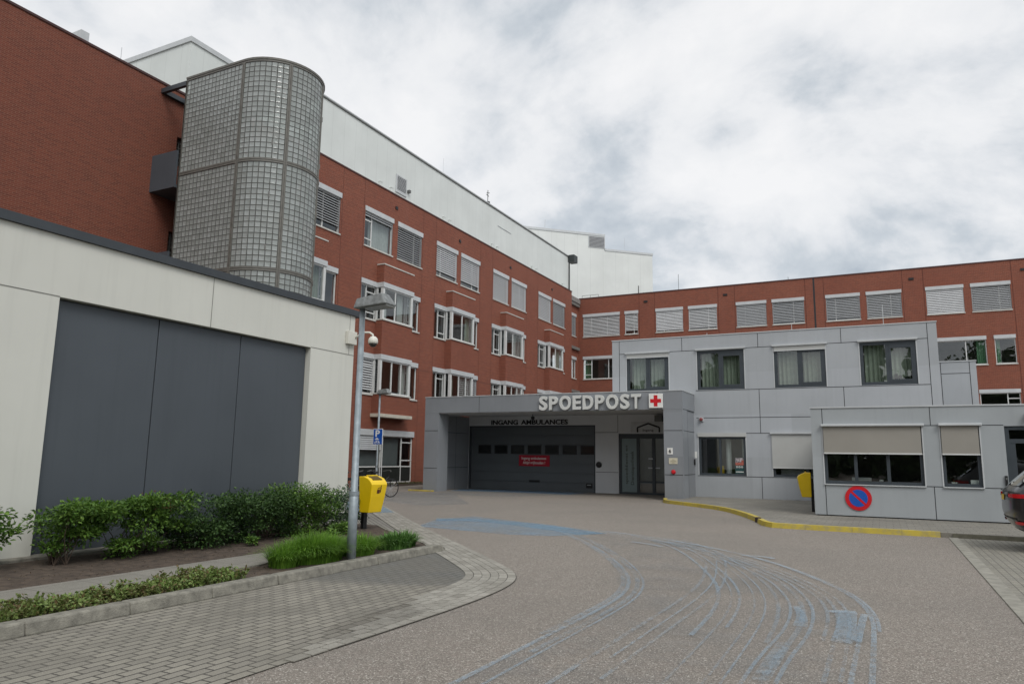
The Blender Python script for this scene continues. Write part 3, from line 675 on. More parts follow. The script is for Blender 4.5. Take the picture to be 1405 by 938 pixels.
SB = Fr('Y', 32.5)
sb = thing('low_grey_block', 'narrow grey clad block stepping down right of the curtained upper storey', 'building', (2.8, 32.5, 0))
mb = MB(); mb.box(2.1, 3.42, 32.5, 40, -.2, 5.47); obj('wall', mb, CLAD, sb)
mb = MB(); SB.box(mb, 2.1, 3.44, -.4, .025, 5.473, 5.51); obj('roof_trim', mb, LGREY, sb)
strips(sb, SB, vs=[(3.2,0,5.46),(2.24,0,5.46)], hs=[(5.02,2.24,3.2)], w=.011)

# ================================================================== ANNEX
AY = Fr('Y', 22.6)
an = thing('annex', 'low flat-roofed grey annex with half-lowered beige sun screens behind the parked car', 'building', (2, 22.6, 0))
W1 = (-1.47, 1.0, .985, 2.6); W2 = (1.43, 2.32, .985, 2.6); DR = (2.87, 4.0, .1, 2.57)
mb = MB(); AY.wall(mb, -1.77, 12, .13, 3.10, [W1, W2, DR], .2)
mb.face((-1.77,22.6,.13),(-1.77,30.59,.13),(-1.77,30.59,3.10),(-1.77,22.6,3.10)); obj('wall', mb, CLADA, an)
mb = MB(); mb.box(-1.72, 12, 22.66, 22.9, -.1, .13); obj('plinth', mb, GAP, an)
mb = MB(); mb.box(-1.7, 12, 22.85, 30.55, 2.8, 2.95); obj('roof', mb, ROOF, an)
mb = MB(); AY.box(mb, -1.79, 12.02, -.3, .025, 3.103, 3.14); obj('roof_trim', mb, LGREY, an)
mb = MB(); AY.quad(mb, -1.7, 12, -3.5, 0, 2.8); mb.face((-1.7,22.85,.12),(12,22.85,.12),(12,26.1,.12),(-1.7,26.1,.12)); obj('interior', mb, DARKROOM, an)
strips(an, AY, vs=[(-1.465,.13,.98),(-1.465,2.62,3.09),(1.22,2.6,3.09),(1.2,.13,.98)], hs=[(2.595,1.02,1.41),(2.595,2.34,2.86),(.978,-1.465,2.87)], w=.009)
for q in (W1, W2):
    for u in (q[0] - .012, q[1] + .012): mb = MB(); AY.box(mb, u - .016, u + .016, -.05, .014, q[2], q[3]); obj('window_trim', mb, LGREY, an)
for q, mu in ((W1, [-.66, .15]), (W2, [])):
    wdw = window(an, AY, *q, header=0, rec=.1, mull=mu, fmat=ANTH, sill=False, glass=GLASSD, fw=.085)
    mb = MB(); AY.box(mb, q[0] + .015, q[1] - .03, .03, .05, 1.85, 2.575); obj('sun_screen', mb, SCREEN, wdw)
    mb = MB(); AY.box(mb, q[0] + .01, q[1] - .02, .022, .06, 1.815, 1.85); obj('hem_bar', mb, WHITE, wdw)
    mb = MB(); AY.box(mb, q[0] - .04, q[1] + .06, -.02, .13, 2.58, 2.645); obj('screen_box', mb, LGREY, wdw, bevel=.015)
    mb = MB(); AY.box(mb, q[0] - .02, q[1] + .02, -.04, .045, q[2] - .03, q[2] - .003); obj('sill', mb, LGREY, wdw)
    if mu: mb = MB(); AY.box(mb, -.1, .0, -.5, -.4, 1.07, 1.12); AY.box(mb, -.8, -.3, -.9, -.6, 1.07, 1.16); obj('desk_tray', mb, WHITE, wdw)
    else: mb = MB(); AY.box(mb, 1.62, 1.75, -.3, -.2, 1.07, 1.1); AY.box(mb, 2.05, 2.25, -.16, -.14, 1.07, 1.17); obj('paper', mb, WHITE, wdw)
mb = MB()
a, b, z0, z1 = DR
AY.box(mb, a, a + .1, -.16, -.04, z0, z1); AY.box(mb, b - .1, b, -.16, -.04, z0, z1); AY.box(mb, a + .1, b - .1, -.16, -.04, z1 - .1, z1); AY.box(mb, a + .1, b - .1, -.16, -.041, 2.13, 2.24)
AY.box(mb, a + .1, a + .22, -.14, -.05, z0, 2.13); AY.box(mb, b - .22, b - .1, -.14, -.05, z0, 2.13); AY.box(mb, a + .22, b - .22, -.14, -.05, z0, z0 + .2)
dr = obj('door', mb, ANTH, an); mb = MB(); AY.quad(mb, a + .05, b - .05, -.1, z0 + .05, z1 - .05); obj('pane', mb, GLASSD, dr)
mb = MB(); mb.tube([AY.P(3.02, -.03, 1.1), AY.P(3.02, .03, 1.1), AY.P(3.15, .03, 1.1)], .012, 6); obj('handle', mb, LGREY, dr)

# ================================================================== AMBULANCE ENTRANCE
PY = Fr('Y', 28.5); GY = Fr('Y', 32.6); PL = Fr('X', -18.96)
ae = thing('ambulance_entrance', 'dark grey portal with flat fascia over a wide garage door and a glass door', 'entrance', (-13, 28.5, 0))
mb = MB(); PY.box(mb, -18.96, -6.9, -2.09, 0, 3.56, 4.28); obj('fascia', mb, CLADP, ae)
mb = MB(); PY.box(mb, -18.98, -6.88, -2.08, .02, 4.283, 4.315); obj('roof_trim', mb, LGREY, ae)
mb = MB(); mb.box(-18.96, -6.95, 30.595, 33.4, 3.62, 4.1); mb.box(-18.9, -6.95, 28.6, 30.59, 3.535, 3.557); obj('ceiling', mb, plain('dim_soffit', (.45,.455,.455), .7), ae)
mb = MB(); PY.box(mb, -18.96, -18.2, -.86, -.002, -.1, 3.557); obj('column', mb, CLADP, ae)
mb = MB(); PY.box(mb, -7.66, -6.902, -.80, -.002, -.1, 3.557); obj('column', mb, CLADP, ae)
mb = MB(); mb.box(-19.2, -18.955, 29.37, 33, -.1, 3.6); obj('side_wall', mb, CLADP, ae)
mb = MB(); mb.box(-7.25, -6.93, 29.31, 33, -.1, 3.55); obj('side_wall', mb, CLADP, ae)
mb = MB(); mb.box(-18.95, -10.55, 36, 58, -.1, 4.0); mb.box(-18.95, -18.8, 33.41, 35.99, -.1, 4.0); mb.box(-18.79, -10.55, 33.41, 35.99, 3.9, 4.0); obj('hall', mb, CLADP, ae)
G = (-18.95, -12.05, -.05, 3.15); D = (-10.9, -7.7, -.05, 2.74)
mb = MB(); GY.wall(mb, -18.95, -7.25, -.1, 3.66, [G, D], .25); obj('back_wall', mb, plain('light_grey_cladding', (.60,.615,.63), .5, .04, .7, streak=.1), ae)
strips(ae, PY, vs=[(-16.07,3.57,4.27),(-13.06,3.57,4.27),(-7.9,3.57,4.27)], hs=[(2.75,-18.94,-18.22),(1.05,-18.94,-18.22),(2.72,-7.64,-6.92),(1.0,-7.64,-6.92)], w=.01)
strips(ae, GY, vs=[(-10.93,2.8,3.6),(-15.3,3.2,3.6)], hs=[(2.8,-12.03,-10.92),(.96,-12.03,-10.92)], w=.01)
strips(ae, PL, vs=[(31.33,0,3.55)], hs=[(2.75,29.4,32.55),(1.05,29.4,32.55)], w=.01, d=.008)
strips(ae, Fr('X', -6.9), vs=[(29.3,0,3.5)], hs=[(1.0,28.6,29.28),(2.72,28.6,29.28),(3.56,28.6,30.5)], w=.01, d=.002)
strips(ae, Fr('X', -6.93), hs=[(1.0,29.32,30.58),(2.72,29.32,30.58)], w=.01, d=.004)
# garage door
mb = MB(); n = 7
for k in range(n):
    z0, z1 = -.03 + k * (3.15 / n), -.03 + (k + 1) * (3.15 / n) - .012
    GY.box(mb, -18.85, -12.12, -.2, -.13, z0, z1)
    GY.box(mb, -18.85, -12.12, -.24, -.201, z0, z1 + .012)
    GY.box(mb, -18.85, -12.12, -.135, -.122, z0 + .04, z1 - .06)
gd = obj('garage_door', mb, GDOOR, ae)
mb = MB(); GY.box(mb, -18.95, -18.85, -.2, -.05, 0, 3.15); GY.box(mb, -12.12, -12.05, -.2, -.05, 0, 3.15); GY.box(mb, -18.85, -12.12, -.19, -.05, 3.09, 3.15); obj('door_frame', mb, DARKCAP, gd)
for k in range(7):
    u = -18.42 + k * .932
    mb = MB(); GY.box(mb, u, u + .72, -.122, -.095, 1.76, 1.82); GY.box(mb, u, u + .72, -.122, -.095, 2.12, 2.18); GY.box(mb, u, u + .06, -.122, -.096, 1.82, 2.12); GY.box(mb, u + .66, u + .72, -.122, -.096, 1.82, 2.12)
    wdw = obj('window_frame', mb, BLACK, gd)
    mb = MB(); GY.box(mb, u + .06, u + .66, -.12, -.112, 1.82, 2.12); obj('pane', mb, plain('dark_acrylic', (.02,.022,.022), .15), gd)
mb = MB(); GY.box(mb, -15.55, -14.98, -.122, -.1, .40, .5); GY.box(mb, -12.55, -12.25, -.122, -.09, .2, .42); obj('handle', mb, BLACK, gd)
mb = MB(); GY.box(mb, -12.5, -12.3, -.089, -.086, .33, .36); obj('handle_plate', mb, LGREY, gd)
# glass entrance
mb = MB(); f_ = [(-10.9,-10.78),(-10.06,-9.94),(-9.34,-9.2),(-7.85,-7.7)]
for a, b in f_: GY.box(mb, a, b, -.16, -.06, 0, 2.74)
for a, b in zip(f_, f_[1:]):
    GY.box(mb, a[1], b[0], -.16, -.061, 2.52, 2.739); GY.box(mb, a[1], b[0], -.16, -.061, -.02, .09)
GY.box(mb, -9.94, -9.34, -.15, -.07, .52, .6); GY.box(mb, -9.2, -7.85, -.15, -.07, .52, .6)
gdr = obj('entrance_door', mb, ANTH, ae)
mb = MB(); GY.quad(mb, -9.94, -9.34, -.11, .6, 2.52); GY.quad(mb, -9.2, -7.85, -.11, .6, 2.52); GY.quad(mb, -9.94, -9.34, -.11, .09, .52); GY.quad(mb, -9.2, -7.85, -.11, .09, .52); obj('pane', mb, GLASS, gdr)
mb = MB(); GY.box(mb, -10.78, -10.06, -.12, -.1, .09, 2.52); obj('side_pane', mb, FROST, gdr)
place_text('lettering', 'spoeddienst en', GY, -10.62, -10.46, .45, 2.2, -.099, INK, gdr, .002, .0, True)
place_text('lettering', 'Dienstapotheek', GY, -10.36, -10.16, .42, 1.95, -.099, INK, gdr, .002, .0, True)
mb = MB(); GY.box(mb, -9.5, -9.3, -.06, -.03, 1.58, 1.63); GY.box(mb, -9.52, -9.33, -.06, -.03, 1.17, 1.22); GY.box(mb, -9.17, -8.97, -.06, -.03, 1.17, 1.22); obj('handle', mb, LGREY, gdr)
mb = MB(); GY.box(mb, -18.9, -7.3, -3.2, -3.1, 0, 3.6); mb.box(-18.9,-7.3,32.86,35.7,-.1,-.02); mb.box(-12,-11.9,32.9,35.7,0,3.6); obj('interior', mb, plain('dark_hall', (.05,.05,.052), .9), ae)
mb = MB(); GY.box(mb, -9.1, -8.75, .0, .3, 3.28, 3.56); obj('wall_lamp', mb, DSTEEL, ae)

# ================================================================== WHITE OUTBUILDING
WX = Fr('X', -10.8)
wb = thing('outbuilding', 'off-white flat-roofed building with large charcoal wall panels behind the shrubs', 'building', (-10.8, 5, 0))
OP = (6.375, 11.76, .1, 3.86)
mb = MB(); WX.wall(mb, -6, 13.18, 0, 4.78, [OP], .22); mb.face((-10.8,13.18,0),(-16.5,13.18,0),(-16.5,13.18,4.78),(-10.8,13.18,4.78)); mb.face((-10.8,-6,0),(-16.5,-6,0),(-16.5,-6,4.78),(-10.8,-6,4.78)); mb.face((-16.5,13.18,0),(-16.5,-6,0),(-16.5,-6,4.78),(-16.5,13.18,4.78))
obj('wall', mb, OFFW, wb)
mb = MB(); mb.box(-16.55, -10.74, -6.05, 13.36, 4.783, 4.92); obj('roof_trim', mb, DARKCAP, wb)
mb = MB(); mb.box(-16.5, -10.85, -5.9, 13.1, 4.5, 4.78); obj('roof', mb, ROOF, wb)
e = [6.375, 8.17, 9.965, 11.76]
for a, b in zip(e, e[1:]):
    mb = MB(); WX.box(mb, a + .009, b - .009, -.2, -.13, .12, 3.84); obj('wall_panel', mb, DPAN, wb, bevel=.006)
mb = MB(); WX.quad(mb, 6.375, 11.76, -.205, .1, 3.86); obj('backing', mb, GAP, wb)
strips(wb, WX, vs=[(9.12,3.86,4.78),(13.0,3.86,4.78),(3.2,0,4.78)], hs=[(3.865,-6,6.375),(3.865,11.76,13.18)], mat=plain('panel_seam_grey', (.2,.2,.18), .8), w=.007)
mb = MB(); mb.box(-10.92, -10.60, -6, 13.1, -.05, .13); obj('plinth', mb, KERB, wb, bevel=.01)

cc = thing('security_camera', 'cream dome camera on a curved arm at the top corner of the off-white building', 'security camera', (-10.8, 13.2, 4.2))
mb = MB(); WX.box(mb, 12.86, 13.16, .003, .1, 4.10, 4.40); obj('mounting_box', mb, CAMW, cc, bevel=.01)
mb = MB(); mb.tube([(-10.7,13.1,4.26),(-10.6,13.12,4.33),(-10.48,13.15,4.385),(-10.36,13.18,4.38),(-10.29,13.2,4.33),(-10.27,13.2,4.27)], .024, 10); obj('arm', mb, CAMW, cc, smooth=True)
mb = MB(); mb.lathe([(.03,.11),(.06,.1),(.1,.06),(.112,.0),(.112,-.05),(.1,-.06)], (-10.27,13.2,4.18), n=20); obj('housing', mb, CAMW, cc, smooth=True)
mb = MB(); mb.lathe([(.092,-.061),(.08,-.1),(.05,-.13),(.01,-.14)], (-10.27,13.2,4.18), n=20); obj('dome', mb, plain('smoked_dome', (.03,.025,.022), .1), cc, smooth=True)

# ================================================================== GROUND
mb = MB(); mb.face((-1500,-1500,0),(1500,-1500,0),(1500,1500,0),(-1500,1500,0)); struct('ground', mb, asphalt_mat())
def smooth_path(p, it=3):
    for _ in range(it):
        q = [p[0]]
        for a, b in zip(p, p[1:]):
            q += [tuple(a[k] * .75 + b[k] * .25 for k in range(len(a))), tuple(a[k] * .25 + b[k] * .75 for k in range(len(a)))]
        p = q + [p[-1]]
    return p
def resample(p, step):
    out = [p[0]]; acc = 0
    for a, b in zip(p, p[1:]):
        L = math.dist(a, b); s_ = step - acc
        while s_ <= L:
            out.append(tuple(a[k] + (b[k] - a[k]) * s_ / L for k in range(len(a)))); s_ += step
        acc = (acc + L) % step
    return out
def offset(p, d):
    o = []
    for k in range(len(p)):
        a, b = p[max(k-1, 0)], p[min(k+1, len(p)-1)]; tx, ty = b[0]-a[0], b[1]-a[1]; L = math.hypot(tx, ty) or 1
        o.append((p[k][0] + ty / L * d, p[k][1] - tx / L * d))
    return o
OUT = [(-19.84,25.12),(-15.21,20.26),(-12.6,17.53),(-9.26,14.02),(-6.47,11.28),(-5.0,9.8),(-4.52,9.2),(-4.27,8.55),(-4.16,7.7),(-4.13,6.9),(-4.14,6.0),(-4.16,4.5),(-4.18,-5)]
OUTS = smooth_path(OUT, 2)
PAV = slab_mat('diagonal_pavers', (.285,.272,.24), .21, .105, R(45), (.225,.215,.19), (.07,.066,.058), .012, .22)
mb = MB(); mb.face(*[(x, y, .004) for x, y in [(-23.45,29)] + [q for q in OUTS if q[1] > 9.0] + [(-6.75,9.9),(-6.75,10.9),(-10.8,13.3),(-16.5,13.4),(-23.45,20)]]); struct('pavement', mb, PAV, normals=False)
BAYM = slab_mat('parking_bay_bricks', (.31,.29,.245), .21, .105, R(90), (.235,.22,.19), (.045,.042,.038), .010, .34, dark=(.15,.152,.146))
mb = MB(); mb.face(*[(x, y, .0075) for x, y in [(-6.75,10.75)] + [q for q in offset(OUTS, .55) if q[1] < 9.75 and q[1] > 7.0] + [(-4.2,6.5),(-4.2,-5),(-6.75,-5)]]); struct('parking_bay', mb, BAYM, normals=False)
# curved band of pale pavers laid as single stones
ST = N('pale_paver'); g_ = ST.n('NewGeometry'); c_ = ST.ramp(g_.outputs['Random Per Island'], [(0, (.28,.265,.23)), (.5, (.34,.325,.285)), (1, (.40,.38,.335))])
c_ = ST.mix(ST.ramp(ST.noise(g_.outputs['Position'], 150, 2, .7), [(.38, (.5,)*3), (.6, (0,)*3)]), c_, (.1,.095,.085)); c_ = ST.mix(ST.ramp(ST.noise(g_.outputs['Position'], 1.5, 5), [(.45, (0,)*3), (.7, (.35,)*3)]), c_, (.13,.12,.1))
STONE = ST.done(ST.bsdf(c_, .88, .25))
mb = MB(); base = MB()
O7 = [q for q in OUTS if q[0] > -16]
for k in range(6):
    row = resample(offset(O7, .115 * k + .01), .205); row2 = resample(offset(O7, .115 * k + .115 - .002), .205)
    c0 = offset(O7, .115 * k + .006); 
    fine = resample(O7, .205)
    pts = fine
    a_ = offset(pts, .115 * k + .008); b_ = offset(pts, .115 * k + .115)
    sh = .5 if k % 2 else 0
    for i in range(len(pts) - 2):
        if pts[i][1] < 4.6 + .55 * k: continue
        def lp(arr, t_): j = int(t_); f0 = t_ - j; return (arr[j][0] * (1 - f0) + arr[j+1][0] * f0, arr[j][1] * (1 - f0) + arr[j+1][1] * f0)
        t0, t1 = i + sh * .98 + .03, i + sh * .98 + .965
        z = .0155 + rnd.random() * .002
        A, B, C_, D_ = lp(a_, t0), lp(a_, t1), lp(b_, t1), lp(b_, t0)
        mb.face((*A, z), (*D_, z), (*C_, z), (*B, z))
        for p_, q_ in ((A, B), (B, C_), (C_, D_), (D_, A)): mb.face((*p_, z), (*q_, z), (*q_, z - .008), (*p_, z - .008))
struct('pavement', mb, STONE, normals=False)
a_ = [q for q in O7 if q[1] > 4.7]; wd_ = [max(0, min(6, int((q[1] - 4.6) / .55) + 1)) * .115 + .004 for q in a_]; tmp = offset(O7, 1)[:len(a_)]; b_ = [(p_[0] + (t_[0] - p_[0]) * w_, p_[1] + (t_[1] - p_[1]) * w_) for p_, t_, w_ in zip(a_, tmp, wd_)]
bs = MB()
for p0, p1, q1, q0 in zip(a_, a_[1:], b_[1:], b_): bs.face((*p0, .0105), (*p1, .0105), (*q1, .0105), (*q0, .0105))
struct('pavement', bs, plain('joint_sand', (.075,.07,.06), .95, .3, 20), normals=False)
# planting bed, path, kerb
BED = [(-10.8,-6),(-6.86,-6),(-6.86,10.6),(-7.2,10.98),(-9.2,12.55),(-9.9,13.2),(-10.8,13.34)]
mb = MB(); mb.prism(BED, .0, .085); struct('planting_bed', mb, SOIL)
PATHM = slab_mat('concrete_slabs', (.27,.255,.225), .62, .42, R(90), (.245,.235,.205), (.12,.11,.095), .006, .2, off=0)
mb = MB(); mb.prism([(-8.52,-6),(-7.66,-6),(-7.66,7.6),(-7.9,8.5),(-8.52,8.75)], .06, .105); struct('path', mb, PATHM)
mb = MB(); y = -6.0
while y < 10.3:
    y1 = min(y + 1.0, 10.75); h = .125 + rnd.uniform(-.004, .004); dx = rnd.uniform(-.006, .006)
    mb.hexa([(-6.9+dx,y+.002,0),(-6.715+dx,y+.002,0),(-6.715+dx,y1-.002,0),(-6.9+dx,y1-.002,0),(-6.9+dx,y+.002,h),(-6.74+dx,y+.002,h),(-6.74+dx,y1-.002,h),(-6.9+dx,y1-.002,h)]); y += 1.0
mb.hexa([(-6.9,10.76,0),(-6.715,10.76,0),(-6.80,11.02,0),(-7.0,10.98,0),(-6.9,10.76,.12),(-6.745,10.76,.12),(-6.83,11.0,.05),(-7.0,10.96,.06)])
struct('kerb', mb, KERB, bevel=.018)
mb = MB(); 
for (ax, ay), (bx_, by_) in zip(BED[2:5], BED[3:6]):
    dx, dy = bx_-ax, by_-ay; L = math.hypot(dx, dy); nx, ny = dy/L*.05, -dx/L*.05
    mb.hexa([(ax,ay,0),(ax-nx,ay-ny,0),(bx_-nx,by_-ny,0),(bx_,by_,0),(ax,ay,.1),(ax-nx,ay-ny,.1),(bx_-nx,by_-ny,.1),(bx_,by_,.1)])
struct('kerb', mb, KERB, bevel=.008)
# right pavement with yellow kerb
KY = [(-7.62,28.35),(-7.30,27.0),(-6.6,26.35),(-4.73,24.49),(-3.68,22.3),(-2.99,20.4),(-2.55,19.2)]
KS = smooth_path(KY[:-1], 2)
FULL = KS + [(-2.95,20.2),(-2.62,19.3),(-2.42,18.98),(-1.79,18.88),(1.26,18.78),(13,18.4)]
PAV2 = slab_mat('grey_pavement_bricks', (.27,.255,.22), .30, .30, R(0), (.23,.22,.195), (.11,.105,.095), .007, .25)
mb = MB(); mb.prism(FULL + [(13,22.64),(-1.75,22.64),(-1.75,30.58),(-6.94,30.58),(-6.94,28.3)], -.02, .10); struct('pavement', mb, PAV2)
YK = N('worn_yellow_kerb'); p_ = YK.pos()
cc_ = YK.mix(YK.ramp(YK.noise(p_, 5, 6, .7), [(.46, (0,)*3), (.66, (.7,)*3)]), (.50,.39,.06), (.27,.25,.17)); cc_ = YK.mix(YK.ramp(YK.noise(p_, 1.4, 4), [(.45, (0,)*3), (.7, (.5,)*3)]), cc_, (.30,.24,.06))
KERBY = YK.done(YK.bsdf(cc_, .75, .3, bump=YK.noise(p_, 40, 3), bstr=.3))
def kerb_run(name, path, mat, wd=.15, h=.115, step=1.0, d0=.03):
    p = resample(path, .25); o1, o2 = offset(p, d0), offset(p, d0 - wd); mb = MB()
    for k in range(len(p) - 1):
        g0 = .02 if k % 4 == 0 else 0
        A, B, C_, D_ = o1[k], o1[k+1], o2[k+1], o2[k]
        A = (A[0] + (B[0]-A[0]) * g0, A[1] + (B[1]-A[1]) * g0); D_ = (D_[0] + (C_[0]-D_[0]) * g0, D_[1] + (C_[1]-D_[1]) * g0)
        ins = lambda P_, Q_: (P_[0] * .85 + Q_[0] * .15, P_[1] * .85 + Q_[1] * .15)
        mb.hexa([(*A,0),(*B,0),(*C_,0),(*D_,0),(*ins(A, D_),h),(*ins(B, C_),h),(*C_,h),(*D_,h)])
    return struct(name, mb, mat)
kerb_run('kerb', KS, KERBY, d0=.06)
kerb_run('kerb', [(-2.93,20.1),(-2.68,19.3),(-2.48,18.98),(-1.79,18.88),(1.26,18.78)], KERBY, d0=.06)
kerb_run('kerb', [(1.27,18.78),(13,18.4)], plain('dark_mossy_kerb', (.105,.1,.075), .95, .3, 6), h=.09, d0=.05)
mb = MB(); mb.lathe([(.08,0),(.08,.12),(.06,.135)], (-2.99,20.3,0), n=12); struct('kerb', mb, plain('dark_kerb_stub', (.045,.03,.025), .8))
mb = MB(); mb.box(-19.55, -18.25, 28.18, 28.36, 0, .06); struct('kerb', mb, KERBY, bevel=.01)
BAY2 = slab_mat('right_bay_bricks', (.30,.285,.24), .21, .105, R(90), (.24,.23,.20), (.09,.085,.072), .007, .2)
mb = MB(); mb.face(*[(x, y, .005) for x, y in [(1.38,18.72),(1.30,-5),(14,-5),(14,18.35)]]); struct('parking_bay', mb, BAY2, normals=False)
mb = MB(); y = -5
while y < 18.5: mb.box(1.19, 1.37, y + .005, min(y + 1, 18.7) - .005, -.02, .014); y += 1
struct('kerb', mb, plain('flush_concrete_kerb', (.25,.24,.205), .9, .25, 5, bump=.4), bevel=.004)
mb = MB(); mb.box(-23.45, -22.85, 28.9, 34.9, 0, .09); struct('planting_bed', mb, SOIL)

# worn blue paint
zc = [.004]
def ribbon(path, wd, mat, name='road_marking'):
    p = resample(smooth_path(path, 3), .15); zc[0] += .0005; z = zc[0]; mb = MB()
    wl = wd if isinstance(wd, (list, tuple)) else [wd, wd]
    n = len(p); h = [(wl[0] + (wl[1] - wl[0]) * k / n) / 2 for k in range(n)]
    L_ = [offset(p, 1)[k] for k in range(n)]
    for k in range(n - 1):
        def q(i, s_): return (p[i][0] + (L_[i][0] - p[i][0]) * s_ * h[i], p[i][1] + (L_[i][1] - p[i][1]) * s_ * h[i], z)
        mb.face(q(k, 1), q(k+1, 1), q(k+1, -1), q(k, -1))
    return struct(name, mb, mat, normals=False)
B1 = paint_mat('worn_blue_paint', (.37,.50,.61), .52, 11); B2 = paint_mat('faint_blue_paint', (.37,.47,.55), .44, 8); B3 = paint_mat('dense_blue_paint', (.22,.37,.50), .66, 5); B4 = paint_mat('blue_grey_wear', (.22,.255,.28), .42, 2.2, lo=.2)
WP = paint_mat('worn_white_paint', (.5,.5,.48), .45, 6)
def patch(poly, mat): zc[0] += .0005; mb = MB(); mb.face(*[(x, y, zc[0]) for x, y in poly]); return struct('road_marking', mb, mat, normals=False)
A_ = [(-9.6,14.25),(-10.25,16.12),(-9.95,17.48),(-7.12,16.41),(-5.4,15.18),(-6.14,14.15),(-7.02,13.89),(-8.23,14.05)]
patch(A_, B4); patch([(x * .985 - .12, y * .99 + .1) for x, y in A_], paint_mat('patchy_blue_paint', (.32,.45,.57), .53, 3.5, lo=.13)); ribbon([(-10.2,16.0),(-9.3,16.6),(-7.4,16.0),(-5.5,14.9)], .75, B3); ribbon([(-9.5,14.4),(-8.3,14.25),(-6.6,14.3)], .3, B2)
patch([(-17.8,26.5),(-18.3,32.5),(-11.5,32.5),(-11.8,30),(-14,26.5)], B4); ribbon([(-18.4,30.6),(-15.5,31.3),(-12.2,31.1)], 2.0, paint_mat('fresh_blue_paint', (.13,.30,.50), .9, 3))
patch([(-20.5,27.5),(-16.5,21.8),(-13.4,20.0),(-12.6,21.8),(-16,26.6)], B4)
zk = zc[0]; zc[0] = .0185; patch([(-16.4,21.4),(-15.3,20.2),(-12.3,17.1),(-13.2,16.4),(-16.8,19.6)], B3); zc[0] = zk
ribbon([(-15.4,20.5),(-14.6,20.9),(-13.7,20.6)], .28, WP); ribbon([(-15.2,21.7),(-14.2,22.1),(-13.3,21.7)], .3, WP)
rb_ = random.Random(12)
def bundle(path, n, spread, wd, mats):
    base_ = smooth_path(path, 3)
    for k in range(n):
        o_ = spread * ((k + .5) / n - .5) + rb_.uniform(-.02, .02)
        q_ = offset(base_, o_); a0 = int(len(q_) * rb_.uniform(0, .18)); a1 = int(len(q_) * rb_.uniform(.8, 1))
        ribbon(q_[a0:a1:3], wd * rb_.uniform(.5, 1.35), mats[k % len(mats)])
I1 = [(-7.0,15.9),(-5.7,14.3),(-4.46,12.5),(-3.24,10.28),(-2.79,8.85),(-2.73,7.63),(-2.76,6.09),(-2.76,2)]
M1 = [(-4.57,15.4),(-3.61,14.32),(-2.81,12.95),(-1.84,10.51),(-1.52,9.32),(-1.38,8.31),(-1.33,7.09),(-1.33,3)]
A3_ = [(-4.2,14.6),(-2.99,13.46),(-1.49,11.14),(-1.01,9.62),(-.83,8.64),(-.80,7.5),(-.88,6.6),(-.89,5.2),(-.9,3)]
O1 = [(-7.37,16.23),(-4.55,15.33),(-2.01,13.14),(-.95,11.26),(-.39,10.0),(-.15,8.81),(-.13,7.62),(-.14,3)]
bundle(I1, 4, .36, .05, [B1, B2]); bundle(M1, 6, .75, .04, [B2, B1]); bundle(A3_, 3, .3, .04, [B1, B2]); bundle(O1, 2, .12, .05, [B1]); bundle([(x - .35, y - .1) for x, y in O1], 3, .3, .035, [B2])
bundle([(-2.5,12.3),(-2.1,10.3),(-2.0,8.8),(-2.05,7),(-2.1,3)], 3, .4, .035, [B2, B1])
ribbon([(-.95,8.9),(-.83,8.4),(-.80,7.75)], [.06, .15], B1); ribbon([(-.86,7.1),(-.88,6.4),(-.89,5.6)], .13, B2); ribbon([(-.27,7.9),(-.3,6.13),(-.3,4)], .04, B1)
ribbon([(-.42,8.85),(-.40,8.0),(-.42,7.3)], .18, B1); ribbon([(-.6,8.75),(-.42,8.9),(-.25,8.85)], .12, B1); ribbon([(-.26,8.8),(-.28,8.0),(-.29,7.35)], .07, B1); ribbon([(-4.4,13.9),(-3.9,13.7),(-3.6,13.3)], .14, B1); ribbon([(-2.2,13.0),(-1.9,13.1),(-1.6,12.8)], .12, B1)
patch([(-6.5,15.5),(-3.2,14.2),(-.4,9.8),(-.1,7),(-.1,2),(-2.8,2),(-2.8,8.4),(-4.2,12)], paint_mat('pale_blue_dust', (.23,.255,.27), .12, 1.6, lo=.22))

# grime on the paving
DIRT = paint_mat('dark_grime', (.085,.073,.062), .36, 3.5, lo=.2)
zc[0] = .0185; patch([(-4.75,7.0),(-4.3,6.7),(-4.22,5.6),(-4.35,5.0),(-4.7,5.6)], DIRT)

